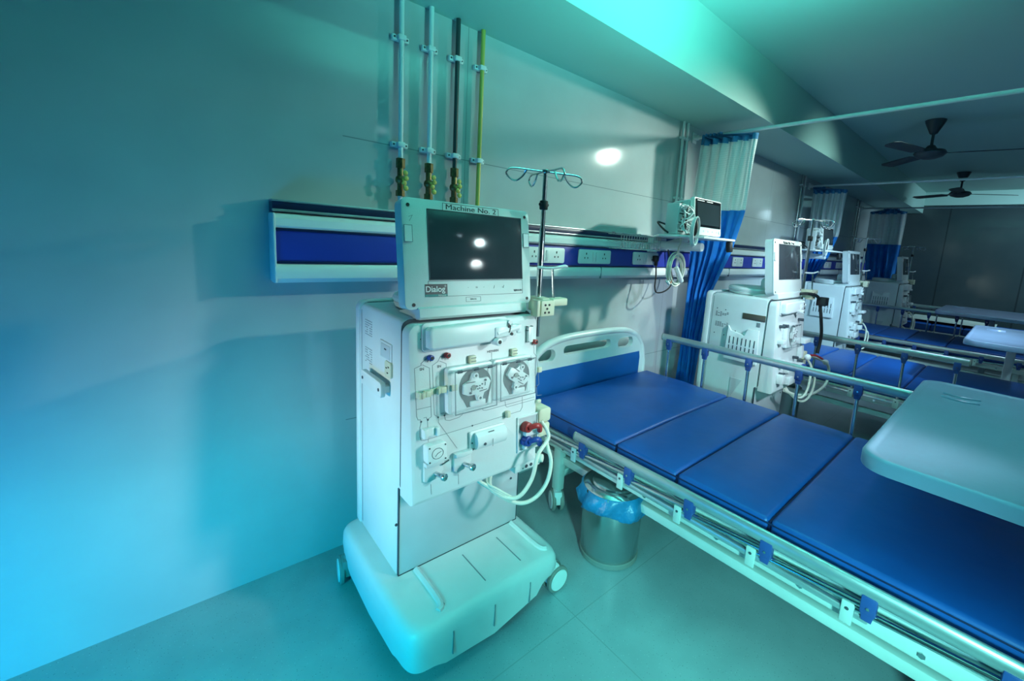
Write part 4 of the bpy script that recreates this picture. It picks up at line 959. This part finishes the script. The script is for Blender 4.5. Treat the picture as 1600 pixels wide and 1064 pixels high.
# ------------------------------------------------------------------ patient monitors on wall shelves
def shelf_and_monitor(dx, first):
    D = Vector((dx, 0, 0)); n = 'first' if first else 'second'
    t = thing('monitor_shelf', Vector((2.58, -.25, 1.5))+D, 'white wall shelf carrying the patient monitor above the '+('nearest' if first else 'second')+' bed', 'shelf', 'wall shelves for monitors')
    def B(): b = MB(); b.M = Matrix.Translation(D); return b
    b = B(); b.prism([(2.62, -.10), (2.88, -.10), (2.94, -.40), (2.88, -.58), (2.46, -.58), (2.34, -.47), (2.33, -.34)], 2, 1.528, 1.543, .004); b.build('shelf_board', white2, t)
    b = B(); b.cyl((2.60, -.125, 1.475), (2.60, -.50, 1.475), .028, n=16, bev=.006); b.cyl((2.60, -.2, 1.475), (2.68, -.34, 1.528), .02, n=12); b.build('shelf_arm', white2, t)
    b = B(); b.box((2.555, -.13, 1.42), (2.645, -.0985, 1.527), .006); b.build('wall_mount', white, t)
    b = B(); b.cyl((2.86, -.56, 1.455), (2.86, -.55, 1.528), .022, n=12, bev=.008); b.build('clamp_knob', black, t)
    p = thing('patient_monitor', Vector((2.66, -.47, 1.543))+D, ('white patient monitor on the wall shelf beside the nearest curtain' if first else 'small white patient monitor on the shelf beside the second curtain'), 'patient monitor', 'patient monitors')
    Mt = Matrix.Translation(D+Vector((2.495, -.49, 1.556))) @ Matrix.Rotation(math.radians(-6), 4, 'X')
    b = MB(); b.M = Mt; b.rbox((0, 0, 0), (.355, .03, .235), 1, .014, .004); b.rbox((.008, .025, .008), (.347, .16, .225), 1, .014, .01); ca = b.build('casing', white2, p)
    b = MB(); b.M = Mt; b.rbox((.010, -.0025, .050), (.343, .001, .226), 1, .006); sc_ = b.build('screen', screen2, ca)
    b = MB(); b.M = Mt; b.box((.03, -.0035, .065), (.325, -.002, .205)); b.build('display', mat('dim_display', (.03, .045, .055), .1) if first else bpy.data.materials['dim_display'], sc_, False)
    b = MB(); b.M = Mt
    for q in range(5): b.cyl((.06+q*.058, .001, .025), (.06+q*.058, -.002, .025), .0055, n=10)
    b.build('button', greyp, ca)
    b = MB(); b.M = Mt; b.cyl((.33, .0, .025), (.33, -.006, .025), .012, n=14); b.build('rotary_knob', white, ca)
    b = MB(); b.M = Mt; b.text('monitor', .011, Matrix.Translation((.075, -.003, .216)) @ Matrix.Rotation(PI/2, 4, 'X'), .0003) if False else b.box((.03, -.0035, .214), (.12, -.0025, .219)); b.box((.15, -.0035, .214), (.23, -.0025, .219)); b.build('brand_strip', paper, sc_, False)
    b = MB(); b.M = Mt; b.box((-.012, .03, .02), (.008, .15, .215), .004); sp = b.build('socket_strip', greyp, ca)
    for k in range(5):
        z = .04+k*.038; b = MB(); b.M = Mt; b.cyl((-.012, .07+.02*(k % 2), z), (-.042, .07+.02*(k % 2), z), .011, n=12, bev=.003); b.build('lead_plug', white if k % 2 else rubber, sp)
    r = B(); r.box((2.355, -.45, 1.545), (2.475, -.36, 1.735), .008); md = r.build('module_rack', greyp, p)
    r = B(); 
    for q in range(9): r.box((2.365+.02*(q%3), -.4515, 1.562+q*.018), (2.43+.012*(q%2), -.4495, 1.568+q*.018))
    r.build('rack_slot', black, md, False)
    # tangled leads
    L = B()
    for k in range(9):
        x_ = 2.37+.011*k; z_ = 1.715-.012*(k % 4)
        pts = [Vector((x_, -.452, z_)), Vector((x_-.01, -.475, z_+.01))]
        for q in range(4): pts.append(Vector((2.36+.11*random.random(), -.47-.03*random.random(), 1.70-.035*q-.02*random.random())))
        pts.append(Vector((2.40+.06*random.random(), -.49, 1.555)))
        L.tube(pts, .0042, 6, 5)
    L.build('sensor_lead', white2, p)
    L = B()
    for k in range(4): L.tube([(2.45, -.452, 1.70-k*.035), (2.42-.01*k, -.48, 1.72-k*.035), (2.39, -.485, 1.69-k*.03), (2.42, -.47, 1.66-k*.03)], .006, 6, 5)
    L.tube([(2.40, -.36, 1.60), (2.37, -.30, 1.62), (2.34, -.33, 1.60), (2.32, -.38, 1.57), (2.34, -.40, 1.552)], .006, 6, 5)
    L.build('black_lead', black, p)
    lp = B(); cc = Vector((2.41, -.55, 1.57))
    for k in range(3): lp.tube([cc+Vector((.035*math.cos(a)+.004*k, .01*k, .085*math.sin(a)-.006*k)) for a in [i*2*PI/12 for i in range(12)]], .005, 6, 3, True)
    lp.build('lead_loop', white2, p)
    b = B(); b.sph((2.415, -.54, 1.59), .03, (.45, .5, 1.7)); b.build('probe_clip', black, p)
    return t, p
shelf_and_monitor(0, True); shelf_and_monitor(2.60, False)
# coil of cable hanging under the first shelf
ct = thing('cable_coil', (2.50, -.44, 1.25), 'coiled pale grey cable hanging below the shelf of the nearest patient monitor', 'cable')
cc = Vector((2.47, -.40, 1.318)); b = MB()
for k in range(6):
    r0 = .088+.006*math.sin(k*2.1); off = Vector((.006*math.sin(k*3), .006*k-.015, .010*math.cos(k*1.7)))
    b.tube([cc+off+Vector((r0*.95*math.cos(a), 0, r0*1.12*math.sin(a))) for a in [i*2*PI/16 for i in range(16)]], .0048, 7, 3, True)
b.tube([cc+Vector((0, 0, .095)), cc+Vector((.01, .0, .14)), cc+Vector((.03, .0, .19)), cc+Vector((.05, .02, .215))], .005, 7, 4)
b.build('cable', beige, ct)
MB().cyl(cc+Vector((-.03, -.02, .02)), cc+Vector((.05, -.02, -.075)), .014, .018, n=14, bev=.005).build('inline_connector', white2, ct)
b = MB(); b.cyl(cc+Vector((-.075, -.01, -.09)), cc+Vector((-.105, -.01, -.07)), .010, n=10, bev=.002); b.build('connector_tip', white2, ct)
MB().tube([cc+Vector((-.07, -.01, -.088)), cc+Vector((-.055, -.01, -.07)), cc+Vector((-.06, -.01, -.05))], .008, 8, 3).build('coral_clip', mat('coral_plastic', (.5, .22, .14), .5), ct)
# black plug and flex
bp = thing('power_plug', (2.66, -.10, 1.36), 'black mains plug with dangling black flex in the wall socket', 'plug')
b = MB(); b.box((2.632, -.132, 1.352), (2.678, -.0975, 1.398), .012, 3); b.box((2.644, -.13, 1.322), (2.666, -.108, 1.36), .006); b.build('plug_body', black, bp)
MB().tube([(2.655, -.12, 1.33), (2.655, -.13, 1.25), (2.64, -.14, 1.17), (2.66, -.15, 1.13), (2.74, -.17, 1.145), (2.83, -.16, 1.20), (2.86, -.12, 1.30), (2.83, -.105, 1.42), (2.80, -.10, 1.50)], .0055, 8, 6).build('flex', black, bp)
# wire basket on the rail
wb = thing('wire_basket', (2.40, -.14, 1.42), 'small chrome wire basket hooked on the wall rail above the nearest bed', 'wire basket')
b = MB(); xa, xb_, ya, yb_, za, zb = 2.12, 2.55, -.21, -.100, 1.435, 1.525
for z in (zb, (za+zb)/2, za):
    b.tube([(xa, ya, z), (xb_, ya, z)], .0035, 6); b.tube([(xa, yb_, z), (xb_, yb_, z)], .003, 6); b.tube([(xa, ya, z), (xa, yb_, z)], .0022, 6); b.tube([(xb_, ya, z), (xb_, yb_, z)], .0022, 6)
b.build('basket_frame', chrome, wb)
b = MB()
for k in range(17):
    x = xa+(xb_-xa)*k/16; b.tube([(x, yb_-.03, zb), (x, ya, zb), (x, ya, za), (x, yb_-.032, za)], .0026, 5)
b.build('basket_wires', chrome, wb)
b = MB()
for x in (2.2, 2.48): b.tube([(x, yb_, zb), (x, -.085, zb+.016), (x, -.068, zb+.016)], .003, 6)
b.build('basket_hook', chrome, wb)
so = thing('extension_socket', (2.73, -.12, 1.44), 'small grey twin socket box hanging between wire basket and monitor shelf', 'socket')
b = MB(); b.box((2.66, -.135, 1.435), (2.74, -.098, 1.525), .006); b.build('socket_body', greyp, so)
b = MB(); 
for x, z in ((2.685, 1.50), (2.71, 1.50), (2.685, 1.47), (2.71, 1.47)): b.cyl((x, -.1345, z), (x, -.1365, z), .005, n=8)
b.build('socket_holes', black, so)

# ------------------------------------------------------------------ bins
def bin_(x, y, h, r, label, linerd=True):
    t = thing('pedal_bin', (x, y, 0), label, 'waste bin', 'steel bins under the beds')
    MB().lathe([(r*.96, .0), (r*.98, .003), (r*.98, .022), (r*.95, .025)], (x, y, 0)).build('foot_ring', rubber, t)
    MB().lathe([(r*.94, .024), (r*.95, .026), (r, h-.03), (r, h-.02)], (x, y, 0), n=48).build('drum', steel, t)
    MB().lathe([(r*1.0, h-.02), (r*1.02, h-.012), (r*1.0, h), (r*.92, h+.010), (r*.82, h+.014), (r*.78, h+.011), (r*.72, h+.011), (r*.68, h+.018), (r*.35, h+.026), (0, h+.028)], (x, y, 0), n=48).build('lid', chrome, t)
    if linerd:
        prof = [(r*1.00, h+.0), (r*1.05, h-.012), (r*1.10, h-.035), (r*1.14, h-.06), (r*1.12, h-.085), (r*1.02, h-.095)]
        def wob(q, a, r_):
            k = math.sin(a*9+q)*.5+math.sin(a*17+q*2)*.35+math.sin(a*5+1)*.5
            return (r_+.006*k*min(q, 3)) if r_ is not None else (.010*math.sin(a*3+.5)+.006*k)*min(q, 4)/3
        b = MB(); b.lathe(prof, (x, y, 0), n=96, wob=wob); b.build('bin_liner', liner, t, ang=70)
    return t
bin_(1.51, -.785, .345, .143, 'stainless bin lined with a blue bag, under the near side of the first bed')
bin_(4.12, -.62, .30, .15, 'plain steel bin behind the first bed, beside the second machine', False)

# ------------------------------------------------------------------ ceiling fans
def fan(x, y, z, a0, label):
    t = thing('ceiling_fan', (x, y, z), label, 'ceiling fan', 'ceiling fans')
    MB().lathe([(0, -.05), (.05, -.048), (.10, -.03), (.125, 0), (.11, .025), (.05, .04), (.03, .07), (0.02, .075)], (x, y, z)).build('motor', fanm, t)
    MB().cyl((x, y, z+.06), (x, y, CEIL-.04), .012, n=12).build('down_rod', fanm, t)
    MB().lathe([(.015, -.13), (.03, -.12), (.075, -.02), (.08, -.001), (0, -.001)], (x, y, CEIL)).build('canopy', fanm, t)
    for k in range(3):
        a = a0+k*2*PI/3; b = MB(); b.M = Matrix.Translation((x, y, z)) @ Matrix.Rotation(a, 4, 'Z') @ Matrix.Rotation(math.radians(9), 4, 'X')
        b.prism([(.10, -.02), (.17, -.022), (.20, -.06), (.60, -.07), (.64, -.045), (.645, .03), (.60, .062), (.20, .055), (.17, .022), (.10, .02)], 2, -.003, .003, .0015); b.build('blade', fanm, t)
fan(5.41, -1.17, 2.5, math.radians(-78), 'nearer dark ceiling fan with three blades')
fan(8.5, -1.16, 2.5, math.radians(-60), 'further dark ceiling fan with three blades')
make_table(1.40, 2.64, -2.16, -1.69, .925, 'blue-grey overbed table across the nearest bed')
make_table(4.30, 5.55, -2.18, -1.71, .94, 'blue-grey overbed table across the second bed')
make_table(6.75, 7.9, -2.18, -1.30, .94, 'pale blue overbed table furthest from the viewer')
